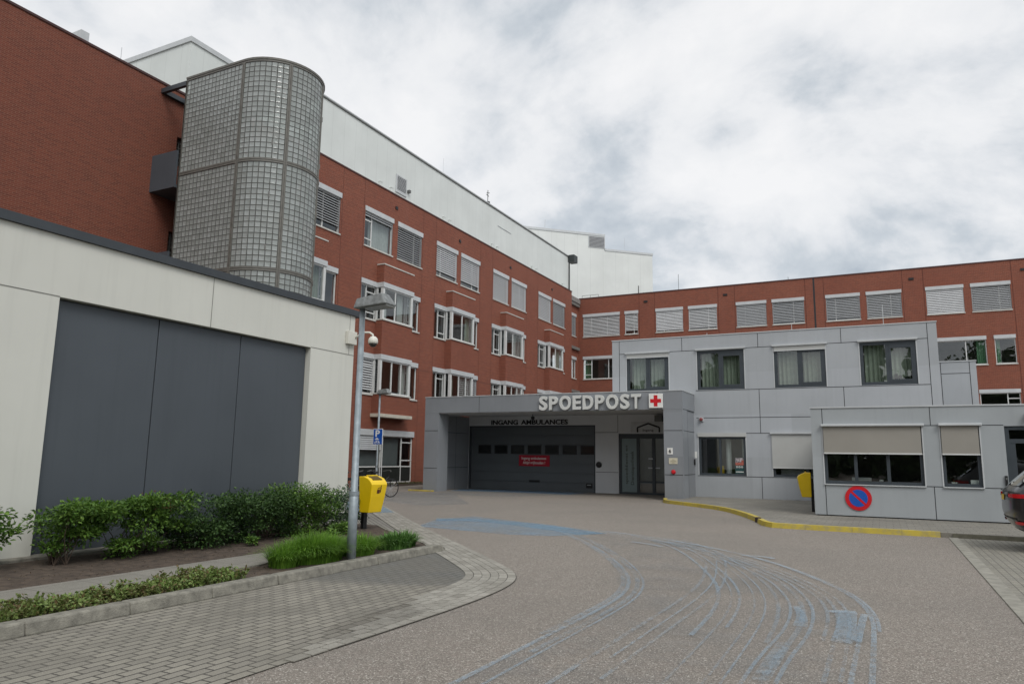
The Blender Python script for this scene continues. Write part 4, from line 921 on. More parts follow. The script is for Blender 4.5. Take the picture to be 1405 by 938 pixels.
# ================================================================== PLANTS
def leaf(mb, p, d, n, L, W):
    s_ = d.cross(n)
    if s_.length < 1e-4: return
    s_.normalize(); n = s_.cross(d); f_ = n * (-.18 * W)
    a, b, c = p, p + d * L * .5 + f_, p + d * L - n * (.12 * L)
    i = len(mb.v); mb.v += [tuple(a), tuple(p + d * L * .28 + s_ * W * .42), tuple(p + d * L * .66 + s_ * W * .4), tuple(c), tuple(p + d * L * .66 - s_ * W * .4), tuple(p + d * L * .28 - s_ * W * .42), tuple(b)]
    mb.f += [(i, i+1, i+6), (i+1, i+2, i+6), (i+2, i+3, i+6), (i+3, i+4, i+6), (i+4, i+5, i+6), (i+5, i, i+6)]
def rv(r): return Vector((r.gauss(0, 1), r.gauss(0, 1), r.gauss(0, 1))).normalized()
def shrub(label, x0, x1, y0, y1, z0, z1, n, L, mat, seed, layered=.5, nclump=26, stems=6, cat='shrub', name='shrub', group='shrubs along the off-white building', base=.085):
    r = random.Random(seed); c = Vector(((x0+x1)/2, (y0+y1)/2, 0)); hx, hy = (x1-x0)/2, (y1-y0)/2
    root = thing(name, label, cat, (c.x, c.y, base), group)
    tips = []
    for _ in range(nclump):
        while True:
            u, v, t_ = r.uniform(-1, 1), r.uniform(-1, 1), r.random()
            if u**4 + v**4 < 1: break
        z = z0 + (z1 - z0) * (t_ ** .7) * (1 - .16 * abs(v) ** 3)
        tips.append(Vector((c.x + u * hx * (.86 if z > z0 + .12 else .7), c.y + v * hy * .9, z)))
    st = MB()
    for k in range(stems):
        a = Vector((c.x + r.uniform(-.3, .3) * hx, c.y + r.uniform(-.5, .5) * hy, base - .01))
        for tp in sorted(tips, key=lambda q: (q - a).length)[k % 2::3][:max(3, nclump // stems)]:
            m_ = a.lerp(tp, .5) + Vector((r.uniform(-.05, .05), r.uniform(-.05, .05), .04)); st.tube([a, m_, tp], [.008, .006, .003], 5)
    obj('stem', st, plain('bark_brown', (.07,.05,.037), .9, .3, 12), root)
    mb = MB()
    per = n // nclump
    for tp in tips:
        s_ = r.uniform(.75, 1.25); rad = Vector((hx * .42, hy * .32, (z1 - z0) * (.10 if r.random() < layered else .24))) * s_
        for _ in range(int(per * s_)):
            q = rv(r) * (r.random() ** .4); p = tp + Vector((q.x * rad.x, q.y * rad.y, q.z * rad.z))
            if p.z < base + .02: continue
            out = Vector((q.x, q.y, q.z * .4 + r.uniform(-.25, .3))) + rv(r) * .5; out.normalize()
            nn = (Vector((0, 0, 1)) + rv(r) * .55).normalized(); k = r.uniform(.65, 1.25)
            leaf(mb, p, out, nn, L * k, L * k * .62)
    obj('foliage', mb, mat, root, normals=False)
    return root
LA = leaf_mat('mid_green_leaf', [(.05,.115,.018), (.10,.20,.031), (.195,.32,.058)])
LB = leaf_mat('dark_green_leaf', [(.024,.058,.015), (.046,.10,.025), (.10,.18,.045)])
LC = leaf_mat('blue_green_leaf', [(0.038,0.081,0.038), (0.068,0.128,0.061), (0.135,0.203,0.108)])
shrub('sparse leafy shrub cut by the left picture edge against the off-white wall', -10.45, -9.75, 4.3, 5.72, .36, 0.86, 1700, .07, LA, 1, .8, 18)
shrub('layered bright green shrub at the left end of the charcoal panels', -10.55, -9.5, 5.9, 7.0, .3, 0.90, 5600, .056, LA, 2, .85, 30)
shrub('open green shrub with reddish tips below the first charcoal panel seam', -10.55, -9.5, 6.8, 8.2, .12, 0.90, 6800, .054, LA, 3, .6, 30)
shrub('dense dark shrub in front of the middle charcoal panel', -10.6, -9.5, 7.9, 9.4, .12, 0.88, 8600, .049, LB, 4, .2, 48)
shrub('dense dark green shrub in front of the right charcoal panel', -10.6, -9.5, 9.15, 10.65, .12, 0.86, 8600, .049, LB, 5, .2, 48)
shrub('bushy shrub at the right end of the charcoal panels, touching the pale corner', -10.6, -9.48, 10.35, 11.8, .12, 0.91, 8600, .049, LA, 6, .3, 48)
shrub('dark blue-green shrub just left of the lamp post, at the corner of the off-white building', -10.5, -9.75, 11.55, 12.7, .1, .86, 3200, .055, LC, 8, .2, 26)
r = random.Random(77); mb = MB()                        # red young shoots on the third shrub
shoot = bpy.data.objects['shrub.002']
for _ in range(260):
    p = Vector((r.gauss(-10.0, .12), r.gauss(7.75, .16), r.gauss(.82, .07))); leaf(mb, p, (rv(r) + Vector((0,0,.5))).normalized(), rv(r), .045, .022)
obj('young_shoot', mb, leaf_mat('reddish_leaf', [(.14,.05,.03), (.2,.09,.05), (.12,.10,.04)]), shoot, normals=False)
shrub('small pale weed on the soil below the dark shrubs', -9.55, -9.3, 9.0, 9.35, .09, .22, 160, .05, LA, 10, .4, 5, 2, 'plant', 'weed', None)
shrub('low leafy plant at the foot of the right-hand shrubs', -9.6, -9.1, 10.7, 11.9, .09, .26, 700, .06, LA, 11, .5, 9, 3, 'plant', 'low_plant', None)

def grass(name, label, cx, cy, rx, ry, h, n, wd, mat, seed, splay=.9, seg=5):
    r = random.Random(seed); root = thing(name, label, 'plant', (cx, cy, .085)); mb = MB()
    for _ in range(n):
        a = r.uniform(0, 2 * math.pi); q = math.sqrt(r.random()); x, y = cx + rx * .62 * q * math.cos(a), cy + ry * .7 * q * math.sin(a)
        dr = Vector((math.cos(a), math.sin(a), 0)) * (q * splay) + Vector((r.gauss(0, .3), r.gauss(0, .3), 0)); L = h * r.uniform(.75, 1.3); sd = Vector((-dr.y, dr.x, 0))
        sd = sd.normalized() if sd.length > .01 else Vector((1, 0, 0)); pr = None
        for k in range(seg + 1):
            t_ = k / seg; p = Vector((x, y, .08)) + dr * (L * .62 * t_ ** 1.7) + Vector((0, 0, L * (t_ - .42 * t_ ** 2.6 * min(1.5, dr.length + .25)))); ww = wd * (1 - t_ ** 2) * .5 + .0007
            c_ = (mb.vert(p - sd * ww), mb.vert(p + sd * ww))
            if pr: mb.f.append((pr[0], pr[1], c_[1], c_[0]))
            pr = c_
    obj('blade', mb, mat, root, normals=False); return root
GR = leaf_mat('bright_grass_blade', [(0.092,0.207,0.023), (0.149,0.310,0.034), (0.241,0.425,0.057)], .35)
grass('ornamental_grass', 'large bright green grass clump left of the lamp post foot', -7.35, 8.35, .46, .66, .43, 4200, .008, GR, 21)
grass('ornamental_grass', 'shorter green grass tuft at the left edge of the big grass clump', -7.35, 7.72, .3, .3, .36, 900, .007, GR, 22)
grass('ornamental_grass', 'green grass tuft just right of the lamp post foot', -7.3, 9.25, .34, .42, .34, 1500, .008, GR, 23)
grass('broad_leaf_plant', 'low strap-leaved plant at the right end of the kerb', -7.3, 10.25, .36, .62, .30, 700, .024, leaf_mat('strap_leaf', [(0.056,0.140,0.028), (0.098,0.224,0.042), (0.154,0.294,0.070)]), 24)
def cover(name, x0, x1, y0, y1, h, n, mat, seed):
    r = random.Random(seed); mb = MB()
    for _ in range(n):
        y = r.uniform(y0, y1); f_ = .55 + .45 * math.sin(y * 5.3 + 1) * math.sin(y * 2.3); x = r.uniform(x0, x1)
        if r.random() > f_ + .25: continue
        hh = h * r.uniform(.35, 1.1) * (.6 + .5 * f_); b = Vector((x, y, .08)); tp = b + Vector((r.gauss(0, .05), r.gauss(0, .05), hh)); sd = Vector((.0015, .001, 0))
        mb.face(b - sd, b + sd, tp + sd, tp - sd)
        for k in range(9):
            t_ = r.uniform(.2, 1); p = b.lerp(tp, t_); d = (rv(r) + Vector((0, 0, .4))).normalized(); leaf(mb, p, d, (Vector((0,0,1)) + rv(r) * .6).normalized(), .038 * r.uniform(.7, 1.3), .03)
    return mb
GC = leaf_mat('yellow_green_cover_leaf', [(.19,.12,.06), (.13,.19,.05), (.18,.28,.07), (.26,.35,.11)], .25)
struct('ground_cover', cover('g', -7.48, -6.95, 1.8, 6.05, .15, 1500, GC, 31), GC, kind='stuff', normals=False)
tag(bpy.data.objects['ground_cover'], 'low yellow-green ground cover plants behind the kerb', 'ground cover')
lp_ = obj('low_plant', cover('g', -7.48, -7.0, 6.1, 6.75, .17, 320, GC, 32), GC, normals=False); tag(lp_, 'separate low yellow-green plant at the right end of the ground cover strip', 'plant')
struct('moss', cover('g', -23.4, -22.9, 29, 34.8, .12, 500, GC, 33), leaf_mat('mossy_leaf', [(.08,.09,.03), (.13,.13,.045)]), kind='stuff', normals=False); tag(bpy.data.objects['moss'], 'mossy weeds along the foot of the brick wall', 'moss')
r = random.Random(5); mb = MB()
for _ in range(1100):
    x, y = r.uniform(-10.6, -8.6), r.uniform(1, 12.8)
    if r.random() < .35: x = r.uniform(-7.62, -6.92); y = r.uniform(1, 7.6)
    leaf(mb, Vector((x, y, .093)), Vector((r.gauss(0,1), r.gauss(0,1), r.uniform(0,.3))).normalized(), Vector((0,0,1)), r.uniform(.015, .045), r.uniform(.01, .03))
lt = struct('leaf_litter', mb, leaf_mat('dead_leaf', [(.06,.04,.025), (.12,.085,.05), (.2,.15,.095)], .1), kind='stuff', normals=False); tag(lt, 'dry leaf litter on the planting soil', 'leaf litter')
# trees behind the photographer, as the windows mirror them
r = random.Random(9); mb = MB()
for k in range(34):
    x = -70 + k * 3.6 + r.uniform(-1, 1); y = -36 + r.uniform(-5, 5); hh = (r.uniform(11, 14) if x < -18 else r.uniform(18, 25)) if r.random() < .85 else 10
    for _ in range(1500):
        q = rv(r) * r.random() ** .4; p = Vector((x + q.x * 3.4, y + q.y * 3, hh * .5 + q.z * hh * .5)); leaf(mb, p, rv(r), rv(r), .95, .8)
    for _ in range(420): leaf(mb, Vector((x + r.uniform(-2.2, 2.2), y + 3 + r.gauss(0, .8), r.random() ** 1.3 * 4.2)), rv(r), rv(r), .8, .7)
    mb.tube([(x, y, 0), (x, y, hh * .5)], [.25, .15], 6)
tb = struct('tree_belt', mb, leaf_mat('far_tree_leaf', [(.03,.06,.015), (.06,.11,.025), (.09,.15,.035)]), kind='stuff', normals=False); tag(tb, 'belt of green trees mirrored in the office windows', 'trees')

# ================================================================== STREET FURNITURE
def local(root): LOCALS.add(root.name); return root
LOCALS = set()
def part(name, mb, mat, parent, **k):
    o = obj(name, mb, mat, parent, **k); o.matrix_parent_inverse = Matrix(); return o
def copy_tree(o, loc, rotz, label):
    c = o.copy(); COL.objects.link(c); c.location = loc; c.rotation_euler = (0, 0, rotz); c['label'] = label
    def kids(a, b):
        for ch in a.children:
            d = ch.copy(); COL.objects.link(d); d.parent = b; kids(ch, d)
    kids(o, c); return c
# lamp posts
lampA = thing('street_lamp', 'galvanised lamp post with boxy head rising from the grass clump', 'street lamp', (-6.93, 8.62, .085))
mb = MB(); mb.tube([(0,0,0),(0,0,.96),(0,0,.97),(-.0,0,3.72)], [.068,.066,.052,.042], 16); part('pole', mb, GALV, lampA, smooth=True)
mb = MB(); mb.tube([(0,0,.93),(0,0,.985)], [.074,.074], 16); part('collar', mb, GALV, lampA)
mb = MB(); mb.hexa([(-.09,-.13,3.70),(.54,-.15,3.73),(.54,.15,3.73),(-.09,.13,3.70),(-.06,-.09,3.86),(.42,-.10,3.91),(.42,.10,3.91),(-.06,.09,3.86)])
hd_ = part('lamp_head', mb, plain('weathered_lamp_grey', (.19,.20,.20), .6, .4, 12), lampA, bevel=.02)
mb = MB(); mb.hexa([(.1,-.1,3.685),(.52,-.11,3.70),(.52,.11,3.70),(.1,.1,3.685),(.1,-.1,3.712),(.52,-.11,3.728),(.52,.11,3.728),(.1,.1,3.712)]); part('lamp_glass', mb, plain('grey_lamp_glass', (.16,.165,.155), .2), hd_)
lampB = copy_tree(lampA, (-19.95, 26.3, 0), 0, 'distant dark lamp post beside the blue parking sign')
for ch in lampB.children: ch.scale = (1, 1, 1.16)
# parking sign
SG = Fr('Y', 25.6)
ps = thing('parking_sign', 'blue parking sign with white P on a thin post in front of the brick wing', 'sign', (-19.45, 25.66, 0))
mb = MB(); mb.tube([(-19.42,25.68,0),(-19.42,25.68,2.7)], .028, 8); obj('post', mb, DSTEEL, ps)
mb = MB(); SG.box(mb, -19.68, -19.18, -.02, .0, 2.04, 2.73); pl = obj('plate', mb, SIGNW, ps, bevel=.01)
mb = MB(); SG.box(mb, -19.66, -19.20, .001, .004, 2.06, 2.71); obj('blue_field', mb, BLUE, pl)
place_text('lettering', 'P', SG, -19.56, -19.33, 2.38, 2.67, .006, SIGNW, pl, .002, .03)
mb = MB()
for x, z in ((-19.55, 2.13), (-19.37, 2.13)): mb.lathe([(.055,-.002),(.055,.002),(.04,.002),(.04,-.002),(.055,-.002)], (x, 25.593, z), 'y', 14, False)
mb.tube([(-19.55,25.593,2.13),(-19.5,25.593,2.21),(-19.41,25.593,2.21),(-19.37,25.593,2.13)], .009, 4); mb.tube([(-19.5,25.593,2.2),(-19.46,25.593,2.13)], .009, 4)
SG.box(mb, -19.58, -19.36, .004, .007, 2.255, 2.285); SG.box(mb, -19.53, -19.42, .004, .007, 2.29, 2.33)
obj('pictogram', mb, SIGNW, pl)
# litter bins (front towards local +y -> turned)
bin_ = thing('litter_bin', 'yellow litter bin with dark emblem on a post behind the lamp post', 'litter bin', (-9.66, 12.42, 0), 'yellow litter bins')
prof = [(0,1.16),(.13,1.165),(.24,1.12),(.31,1.05),(.335,1.0),(.30,.75),(.235,.43),(.0,.43)]      # (front distance, height)
mb = MB(); n = len(prof)
def wdt(z): return .165 + .045 * (z - .43) / .73
i0 = len(mb.v); mb.v += [(-wdt(z), -d, z) for d, z in prof] + [(wdt(z), -d, z) for d, z in prof]
mb.f.append(tuple(range(n))); mb.f.append(tuple(reversed(range(n, 2*n))))
for k in range(n): k2 = (k + 1) % n; mb.f.append((k, k2, n + k2, n + k))
bd = part('body', mb, YEL, bin_, bevel=.014)
mb = MB(); mb.hexa([(-.12,-.13,1.150),(.12,-.13,1.150),(.12,-.275,1.07),(-.12,-.275,1.07),(-.12,-.13,1.173),(.12,-.13,1.173),(.12,-.275,1.105),(-.12,-.275,1.105)]); part('slot', mb, plain('dark_slot', (.10,.065,.01), .8), bd)
mb = MB(); mb.hexa([(-.135,-.115,1.172),(.135,-.115,1.172),(.135,-.14,1.165),(-.135,-.14,1.165),(-.135,-.115,1.19),(.135,-.115,1.19),(.135,-.14,1.186),(-.135,-.14,1.186)]); part('slot_rim', mb, YEL, bd)
mb = MB()
def fp(u, z): d = .30 + (z - .75) * (.035 / .25); return (u, -d - .004, z)
mb.face(fp(-.05,.82),fp(.02,.82),fp(.02,.90),fp(-.05,.90)); mb.face(fp(.025,.84),fp(.05,.84),fp(.055,.95),fp(.03,.95)); mb.face(fp(.03,.958),fp(.055,.958),fp(.055,.985),fp(.03,.985)); mb.face(fp(-.04,.91),fp(.025,.935),fp(.025,.95),fp(-.045,.925))
part('emblem', mb, plain('emblem_brown', (.10,.03,.012), .5), bd, normals=False)
mb = MB(); mb.box(-.045, .045, .0, .07, -.02, 1.0); part('post', mb, BLACK, bin_)
bin_.rotation_euler = (0, 0, math.atan2(.94, .35) + R(13))
for ch in bin_.children: ch.scale = (1.12, 1.12, 1)
copy_tree(bin_, (-1.97, 24.0, .1), R(-82), 'yellow litter bin seen side-on against the grey wall, beside the annex corner')
# bicycles by the brick wing
bk = thing('bicycle', 'dark bicycle nearest the off-white building, mostly hidden by the lamp post', 'bicycle', (-17.75, 21.9, 0), 'bicycles parked behind the yellow bin')
for nm, x in (('wheel', -.52), ('wheel', .52)):
    mb = MB(); mb.lathe([(.34,-.02),(.355,0),(.34,.02),(.318,.015),(.318,-.015),(.34,-.02)], (x, 0, .355), 'y', 28, False); wh = part(nm, mb, RUBBER, bk)
    mb = MB()
    for k in range(14): q = k * math.pi / 7; mb.tube([(x, 0, .355), (x + .32 * math.cos(q), 0, .355 + .32 * math.sin(q))], .003, 4)
    part('spoke', mb, LGREY, wh)
mb = MB(); T = [(-.52,0,.355),(-.08,0,.32),(.40,0,.78),(-.2,0,.80),(-.08,0,.32)]
mb.tube(T[:2], .014, 6); mb.tube(T[1:3], .018, 6); mb.tube([(.38,0,.62),(-.17,0,.70)], .016, 6); mb.tube([(-.08,0,.32),(-.22,0,.9)], .016, 6); mb.tube([(-.52,0,.355),(-.18,0,.72)], .01, 6); mb.tube([(.52,0,.355),(.38,0,.98)], .016, 6)
part('frame', mb, BLACK, bk)
mb = MB(); mb.tube([(.3,-.28,.98),(.4,-.12,1.02),(.4,.12,1.02),(.3,.28,.98)], .013, 6); part('handlebar', mb, DSTEEL, bk)
mb = MB(); mb.tube([(-.36,0,.94),(-.1,0,.95)], [.075,.03], 8); part('saddle', mb, BLACK, bk)
mb = MB(); mb.box(-.78,-.3,-.06,.06,.70,.725); part('rear_rack', mb, BLACK, bk)
bk.rotation_euler = (0, 0, R(35))
copy_tree(bk, (-17.9, 22.6, 0), R(28), 'second dark bicycle from the off-white building, between wall edge and lamp post')
copy_tree(bk, (-17.45, 22.3, 0), R(62), 'dark bicycle showing just above the yellow bin, beside the lamp post')
copy_tree(bk, (-17.2, 22.9, 0), R(70), 'dark bicycle showing at the right edge of the yellow bin below the parking sign')

# ================================================================== SIGNS, SMALL FIXTURES
def flat(name, label, cat, fr, u0, u1, z0, z1, d, mat, t_=.02, bevel=0):
    rt = thing(name, label, cat, fr.P((u0+u1)/2, d, z0)); mb = MB(); fr.box(mb, u0, u1, d, d + t_, z0, z1); obj('plate', mb, mat, rt, bevel=bevel); return rt
# big letters, one part each
sp_ = thing('lettering_sign', 'raised white letters SPOEDPOST on the grey fascia', 'sign', (-10.8, 28.4, 3.6))
wds = {'S': .84, 'P': .86, 'O': 1.14, 'E': .80, 'D': 1.02, 'T': .86}
word = 'SPOEDPOST'; tot = sum(wds[c] for c in word); x = -13.05; gap_ = .085; un = (4.5 - gap_ * 8) / tot
for c in word:
    w_ = wds[c] * un; place_text('letter', c, PY, x, x + w_, 3.60 + (0 if c in 'PEDT' else -.012), 4.19 + (0 if c in 'PEDT' else .012), .075, LETTER, sp_, .05, .035)
    x += w_ + gap_
cr = flat('cross_sign', 'white square sign with a red cross on the fascia beside the big letters', 'sign', PY, -8.22, -7.66, 3.61, 4.18, .02, SIGNW, .07, .01)
mb = MB(); PY.box(mb, -8.16, -7.72, .0905, .096, 3.82, 3.97); PY.box(mb, -8.015, -7.865, .0905, .0955, 3.97, 4.12); PY.box(mb, -8.015, -7.865, .0905, .0955, 3.67, 3.82); obj('red_cross', mb, RED, cr)
il = thing('lettering_sign', 'dark letters INGANG AMBULANCES above the garage door', 'sign', (-15.5, 32.6, 3.2))
place_text('lettering', 'INGANG', GY, -17.63, -16.13, 3.19, 3.43, .03, INK, il, .015, .02); place_text('lettering', 'AMBULANCES', GY, -15.95, -13.44, 3.19, 3.43, .03, INK, il, .015, .02)
nt = flat('notice_sign', 'red notice with two white lines on the garage door', 'sign', GY, -16.1, -14.45, 1.17, 1.70, -.12, DRED, .03)
place_text('lettering', 'Ingang ambulances', GY, -15.95, -14.62, 1.45, 1.62, -.087, SIGNW, nt, .002, .01); place_text('lettering', 'Altijd vrijhouden !', GY, -15.88, -14.68, 1.23, 1.41, -.087, SIGNW, nt, .002, .01)
hs_ = flat('entrance_sign', 'grey sign with black house outline and Ingang above the glass door', 'sign', GY, -10.3, -7.7, 2.79, 3.28, .01, plain('grey_sign_board', (.5,.515,.52), .5), .03)
mb = MB(); OL = [(-9.97,2.80),(-9.97,3.02),(-9.46,3.2),(-8.95,3.02),(-8.95,2.80)]
for (a, z0), (b, z1) in zip(OL, OL[1:]): mb.tube([GY.P(a, .05, z0), GY.P(b, .05, z1)], .035, 4)
obj('house_outline', mb, INK, hs_); place_text('lettering', 'Ingang', GY, -9.72, -9.22, 2.815, 2.95, .045, INK, hs_, .003, .01)
n6 = flat('number_sign', 'small white plate with number 6 on the right portal column', 'sign', PY, -7.53, -7.31, 1.79, 2.04, .004, SIGNW, .012); place_text('lettering', '6', PY, -7.47, -7.37, 1.84, 1.99, .02, INK, n6, .002, .03)
ip = flat('info_plate', 'small cream plate below the number on the right portal column', 'sign', PY, -7.47, -7.13, 1.42, 1.65, .004, plain('cream_plate', (.58,.54,.42), .5), .01)
mb = MB()
for z, a, b in ((1.585,-7.35,-7.25),(1.545,-7.4,-7.2),(1.505,-7.43,-7.17),(1.465,-7.36,-7.24)): PY.box(mb, a, b, .0145, .016, z - .008, z + .008)
obj('print', mb, plain('faded_print', (.2,.17,.1), .6), ip)
rbtn = thing('push_button', 'round red button low on the right portal column', 'button', PY.P(-7.3, 0, 1.1)); mb = MB(); mb.lathe([(.075,-.0),(.075,-.05),(.05,-.08)], PY.P(-7.3, 0, 1.11), 'y', 16); obj('cap', mb, RED, rbtn); mb = MB(); mb.lathe([(.09,-.0),(.09,-.02)], PY.P(-7.3, .001, 1.11), 'y', 16); obj('base', mb, DRED, rbtn)
SIDE = Fr('Y', 30.6)
asn = flat('arrow_sign', 'small white plate with black mark beside the right portal column', 'sign', SIDE, -6.93+.003, -6.835, 1.66, 1.93, .004, SIGNW, .01)
ic = thing('intercom', 'black handset below the small white plate beside the portal column', 'intercom', (-6.9, 30.5, 1.4)); mb = MB(); mb.box(-6.928, -6.87, 30.38, 30.46, 1.38, 1.62); obj('body', mb, BLACK, ic, bevel=.01); mb = MB(); mb.tube([(-6.89,30.42,1.38),(-6.88,30.42,1.32),(-6.9,30.43,1.36)], .006, 5); obj('cord', mb, BLACK, ic)
gk = thing('alarm_bell', 'round black device on the grey wall between garage and glass door', 'bell', GY.P(-11.87, 0, 1.3)); mb = MB(); mb.lathe([(.13,0),(.13,-.06),(.1,-.11),(.03,-.12)], GY.P(-11.87, 0, 1.3), 'y', 18); obj('body', mb, BLACK, gk, smooth=False); mb = MB(); mb.lathe([(.15,0),(.15,-.02)], GY.P(-11.87, .001, 1.3), 'y', 18); obj('rim', mb, DSTEEL, gk)
pc = thing('security_camera', 'small dark camera hanging under the portal ceiling above the garage lettering', 'security camera', (-14.1, 30.0, 3.5)); mb = MB(); mb.tube([(-14.1,30.0,3.55),(-14.1,30.0,3.42)], .02, 6); obj('bracket', mb, BLACK, pc); mb = MB(); mb.lathe([(.07,.06),(.09,0),(.07,-.06),(.02,-.08)], (-14.1,30.0,3.37), n=14); obj('body', mb, BLACK, pc, smooth=True)
rl = thing('warning_light', 'small red light on the grey block wall right of the portal fascia', 'lamp', BY.P(-6.62, 0, 3.25)); mb = MB(); mb.lathe([(.07,-.04),(.07,-.12),(.04,-.16)], BY.P(-6.62, 0, 3.25), 'y', 14); obj('lens', mb, plain('dull_red_lens', (.22,.05,.05), .3), rl); mb = MB(); BY.box(mb, -6.72, -6.53, .004, .045, 3.17, 3.33); obj('base', mb, LGREY, rl)
po = flat('poster', 'colourful poster at the bottom right of the lower dark window', 'poster', BY, -5.33, -4.98, 1.07, 1.70, -.07, plain('poster_teal', (.02,.065,.065), .4), .006)
mb = MB(); BY.box(mb, -5.32, -5.0, -.063, -.061, 1.5, 1.69); obj('photo_field', mb, plain('poster_photo', (.30,.27,.28), .4, .8, 14), po)
mb = MB(); BY.box(mb, -5.32, -5.0, -.063, -.061, 1.4, 1.5); BY.box(mb, -5.08, -4.99, -.0605, -.0595, 1.42, 1.6); obj('red_field', mb, plain('poster_red', (.42,.12,.09), .4, .5, 20), po)
mb = MB()
for u in (-5.26, -5.16, -5.06): mb.lathe([(.038,-.002),(.038,.002),(.022,.002),(.022,-.002),(.038,-.002)], BY.P(u, -.060, 1.33), 'y', 14, False)
BY.box(mb, -5.31, -5.0, -.063, -.061, 1.12, 1.15); obj('icon', mb, SIGNW, po)
# no parking sign
npk = thing('no_parking_sign', 'round blue sign with red rim and bar on the annex wall', 'sign', AY.P(-.64, 0, .3))
c_ = AY.P(-.645, .006, .61); mb = MB(); mb.lathe([(.335,-.0),(.335,-.02)], c_, 'y', 40); obj('disc', mb, RED, npk)
mb = MB(); mb.lathe([(.235,-.021),(.235,-.024)], c_, 'y', 40); obj('blue_field', mb, BLUE, npk)
q = R(45); mb = MB(); ca, sa = math.cos(q), math.sin(q)
def bp_(a, b): return (c_[0] + a * ca + b * sa, c_[1] - .027, c_[2] - a * sa + b * ca)
mb.hexa([bp_(-.24,-.03), bp_(.24,-.03), bp_(.24,.03), bp_(-.24,.03)] + [tuple((v[0], v[1] + .004, v[2])) for v in (bp_(-.24,-.03), bp_(.24,-.03), bp_(.24,.03), bp_(-.24,.03))]); obj('bar', mb, RED, npk)
gl_ = thing('wall_lamp', 'white globe lamp above the annex door at the right picture edge', 'lamp', AY.P(3.45, 0, 2.8)); mb = MB(); mb.lathe([(.01,-.22),(.08,-.2),(.12,-.14),(.125,-.08),(.11,-.03)], AY.P(3.45, 0, 2.82), 'y', 20); obj('globe', mb, CAMW, gl_, smooth=True); mb = MB(); mb.lathe([(.13,0),(.13,-.03)], AY.P(3.45, .001, 2.82), 'y', 20); obj('base', mb, LGREY, gl_)
kb = thing('door_entry_box', 'narrow black box on the annex wall just left of its door', 'door intercom', AY.P(2.83, 0, 1.05)); mb = MB(); AY.box(mb, 2.79, 2.85, .003, .05, 1.04, 1.30); obj('body', mb, BLACK, kb, bevel=.008); mb = MB(); AY.box(mb, 2.80, 2.84, .051, .055, 1.2, 1.25); obj('speaker', mb, DSTEEL, kb)

# ================================================================== CAR
car = thing('parked_car', 'dark grey SUV cut off by the right picture edge, its rear facing left', 'car', (2.03, 17.1, 0))
PT = N('dark_grey_car_paint'); pc_ = PT.bsdf((.016,.017,.019), .3, .5, .2, coat=.55); CARP = PT.done(pc_)
def loop(xs, ys, zs): return [(x, y, z) for x, y, z in zip(xs, ys, zs)]
ZR = [.33,.34,.48,.70,.80,.90,1.10,1.17,1.56,1.63]
rx_ = [.36,.27,.10,.03,.03,.035,.05,.14,.56,.64]
secs = []
for yy, dx in ((0, 0), (.45, .01), (.72, .05), (.87, .15)): secs.append(loop([x + dx for x in rx_], [0 if yy == 0 else yy * k for k in (1,1,1.02,1.02,1,1,.98,.92,.80,.78)], ZR))
def sec(x, w_, zb, zs, zg, zr, hw, rw_): return loop([x] * 10, [0, w_*.9, w_*.985, w_, w_, w_, w_*.985, w_*.95, hw, 0][:10], [zb, zb+.01, zb+.16, .62, .74, .86, zs, zg, zr-.05, zr])
secs.append(loop([.42,.40,.36,.34,.36,.38,.42,.50,.80,.86], [.6,.86,.95,.965,.965,.955,.935,.86,.66,.5], [.33,.34,.48,.70,.80,.90,1.10,1.17,1.57,1.65]))
secs += [sec(.95, .965, .33, 1.08, 1.15, 1.68, .68, 0), sec(1.9, .965, .28, 1.06, 1.12, 1.70, .70, 0), sec(2.8, .965, .28, 1.03, 1.08, 1.62, .66, 0), sec(3.35, .965, .28, 1.0, 1.05, 1.25, .70, 0), sec(3.6, .96, .28, .98, 1.02, 1.10, .72, 0), sec(4.3, .93, .3, .90, .93, 1.0, .7, 0), sec(4.62, .82, .34, .78, .80, .86, .6, 0), sec(4.70, .6, .4, .70, .72, .76, .45, 0)]
mb = MB(); NP = 10
for sgn in (-1, 1):
    bi = len(mb.v)
    for s_ in secs: mb.v += [(x, sgn * y, z) for x, y, z in s_]
    for a in range(len(secs) - 1):
        for k in range(NP - 1):
            i0 = bi + a * NP + k; mb.f.append((i0, i0 + 1, i0 + NP + 1, i0 + NP))
bo = part('body', mb, CARP, car, smooth=True)
bm = bmesh.new(); bm.from_mesh(bo.data); bmesh.ops.remove_doubles(bm, verts=bm.verts, dist=.002); bmesh.ops.recalc_face_normals(bm, faces=bm.faces); bm.to_mesh(bo.data); bm.free()
m_ = bo.modifiers.new('s', 'SUBSURF'); m_.levels = m_.render_levels = 2
CGL = glass_mat('car_glass', (.05,.055,.06), 2.0, .1)
def rear(k0, k1, y0, y1, off, t0=0, t1=1, n=8):        # strip on the rear/corner surface between profile rows
    mb = MB(); ys = [y0 + (y1 - y0) * k / n for k in range(n + 1)]
    tab = [(0, 0), (.45, .01), (.72, .05), (.87, .15), (.955, .36)]
    def P(y, k, t_):
        a = abs(y); dx = 0
        for (u0, d0), (u1, d1) in zip(tab, tab[1:]):
            if u0 <= a <= u1: dx = d0 + (d1 - d0) * (a - u0) / (u1 - u0)
        x = rx_[k] + (rx_[k+1] - rx_[k]) * t_; z = ZR[k] + (ZR[k+1] - ZR[k]) * t_; return (x + dx - off, y + (off * .6 if y > 0 else -off * .6), z)
    for a, b in zip(ys, ys[1:]): mb.face(P(a, k0, t0), P(b, k0, t0), P(b, k1, t1), P(a, k1, t1))
    return mb
part('rear_window', rear(7, 7, -.66, .66, .012, .08, .92), CGL, car, smooth=True)
TL = plain('tail_light_red', (.55,.015,.02), .15, .15, 20, coat=.5)
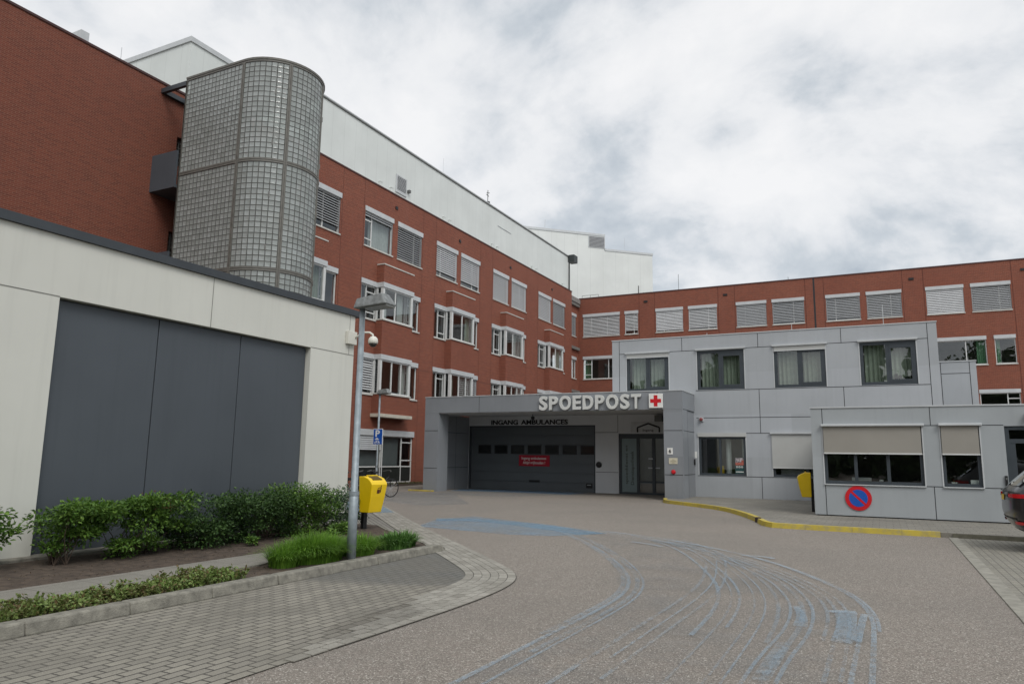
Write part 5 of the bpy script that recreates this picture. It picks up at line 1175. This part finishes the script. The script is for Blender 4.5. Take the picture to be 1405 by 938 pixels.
for sg in (-1, 1): part('tail_light', rear(5, 5, sg * .48, sg * .955, .012, .42, .78), TL, car, smooth=True)
part('number_plate', rear(5, 5, -.05, .33, .010, .10, .62), plain('plate_yellow', (.62,.42,.01), .4), car)
part('light_strip', rear(5, 6, -.62, .62, .012, .95, .1), plain('dark_strip', (.015,.015,.016), .25), car)
part('bumper', rear(1, 2, -.93, .93, .006, .2, .6), BLACK, car, smooth=True)
for sg in (-1, 1): part('reflector', rear(2, 2, sg * .62, sg * .86, .018, .1, .35), TL, car)
mb = MB(); mb.hexa([(.50,-.62,1.575),(.50,.62,1.575),(.78,.60,1.655),(.78,-.60,1.655),(.49,-.62,1.60),(.49,.62,1.60),(.78,.60,1.69),(.78,-.60,1.69)]); part('spoiler', mb, CARP, car, bevel=.01)
mb = MB(); mb.tube([(.2,.1,1.2),(.36,-.25,1.36)], .012, 5); part('wiper', mb, BLACK, car)
for sg in (-1, 1):
    for a, b in ((1.0, 1.75), (1.82, 2.95)):
        mb = MB(); y0, y1 = .925, .72
        mb.face((a - .1 if a < 1.5 else a, sg * y0, 1.15), (b + (.25 if b > 2 else 0), sg * y0, 1.11), (b - .1, sg * y1, 1.56), (a + .12, sg * y1, 1.58)); part('side_window', mb, CGL, car, normals=False)
    mb = MB(); mb.tube([(.85, sg * .6, 1.70), (2.6, sg * .58, 1.72)], .018, 6); part('roof_rail', mb, LGREY, car)
    mb = MB(); mb.box(3.0, 3.18, sg * 1.0 - .09, sg * 1.0 + .09, 1.03, 1.18); part('mirror', mb, CARP, car, bevel=.03)
for x in (.92, 3.78):
    for sg in (-1, 1):
        mb = MB(); mb.lathe([(.24,-.11),(.34,-.11),(.365,-.08),(.365,.08),(.34,.11),(.24,.11)], (x, sg * .86, .365), 'y', 28); wh = part('wheel', mb, RUBBER, car, smooth=False)
        mb = MB(); mb.lathe([(.05,-.12 * 1),(.10,.06),(.235,.04),(.235,-.04)], (x, sg * .86, .365), 'y', 20)
        for k in range(5): q = k * 2 * math.pi / 5; mb.tube([(x, sg * .965, .365), (x + .23 * math.cos(q), sg * .965, .365 + .23 * math.sin(q))], .025, 4)
        part('rim', mb, LGREY, wh)
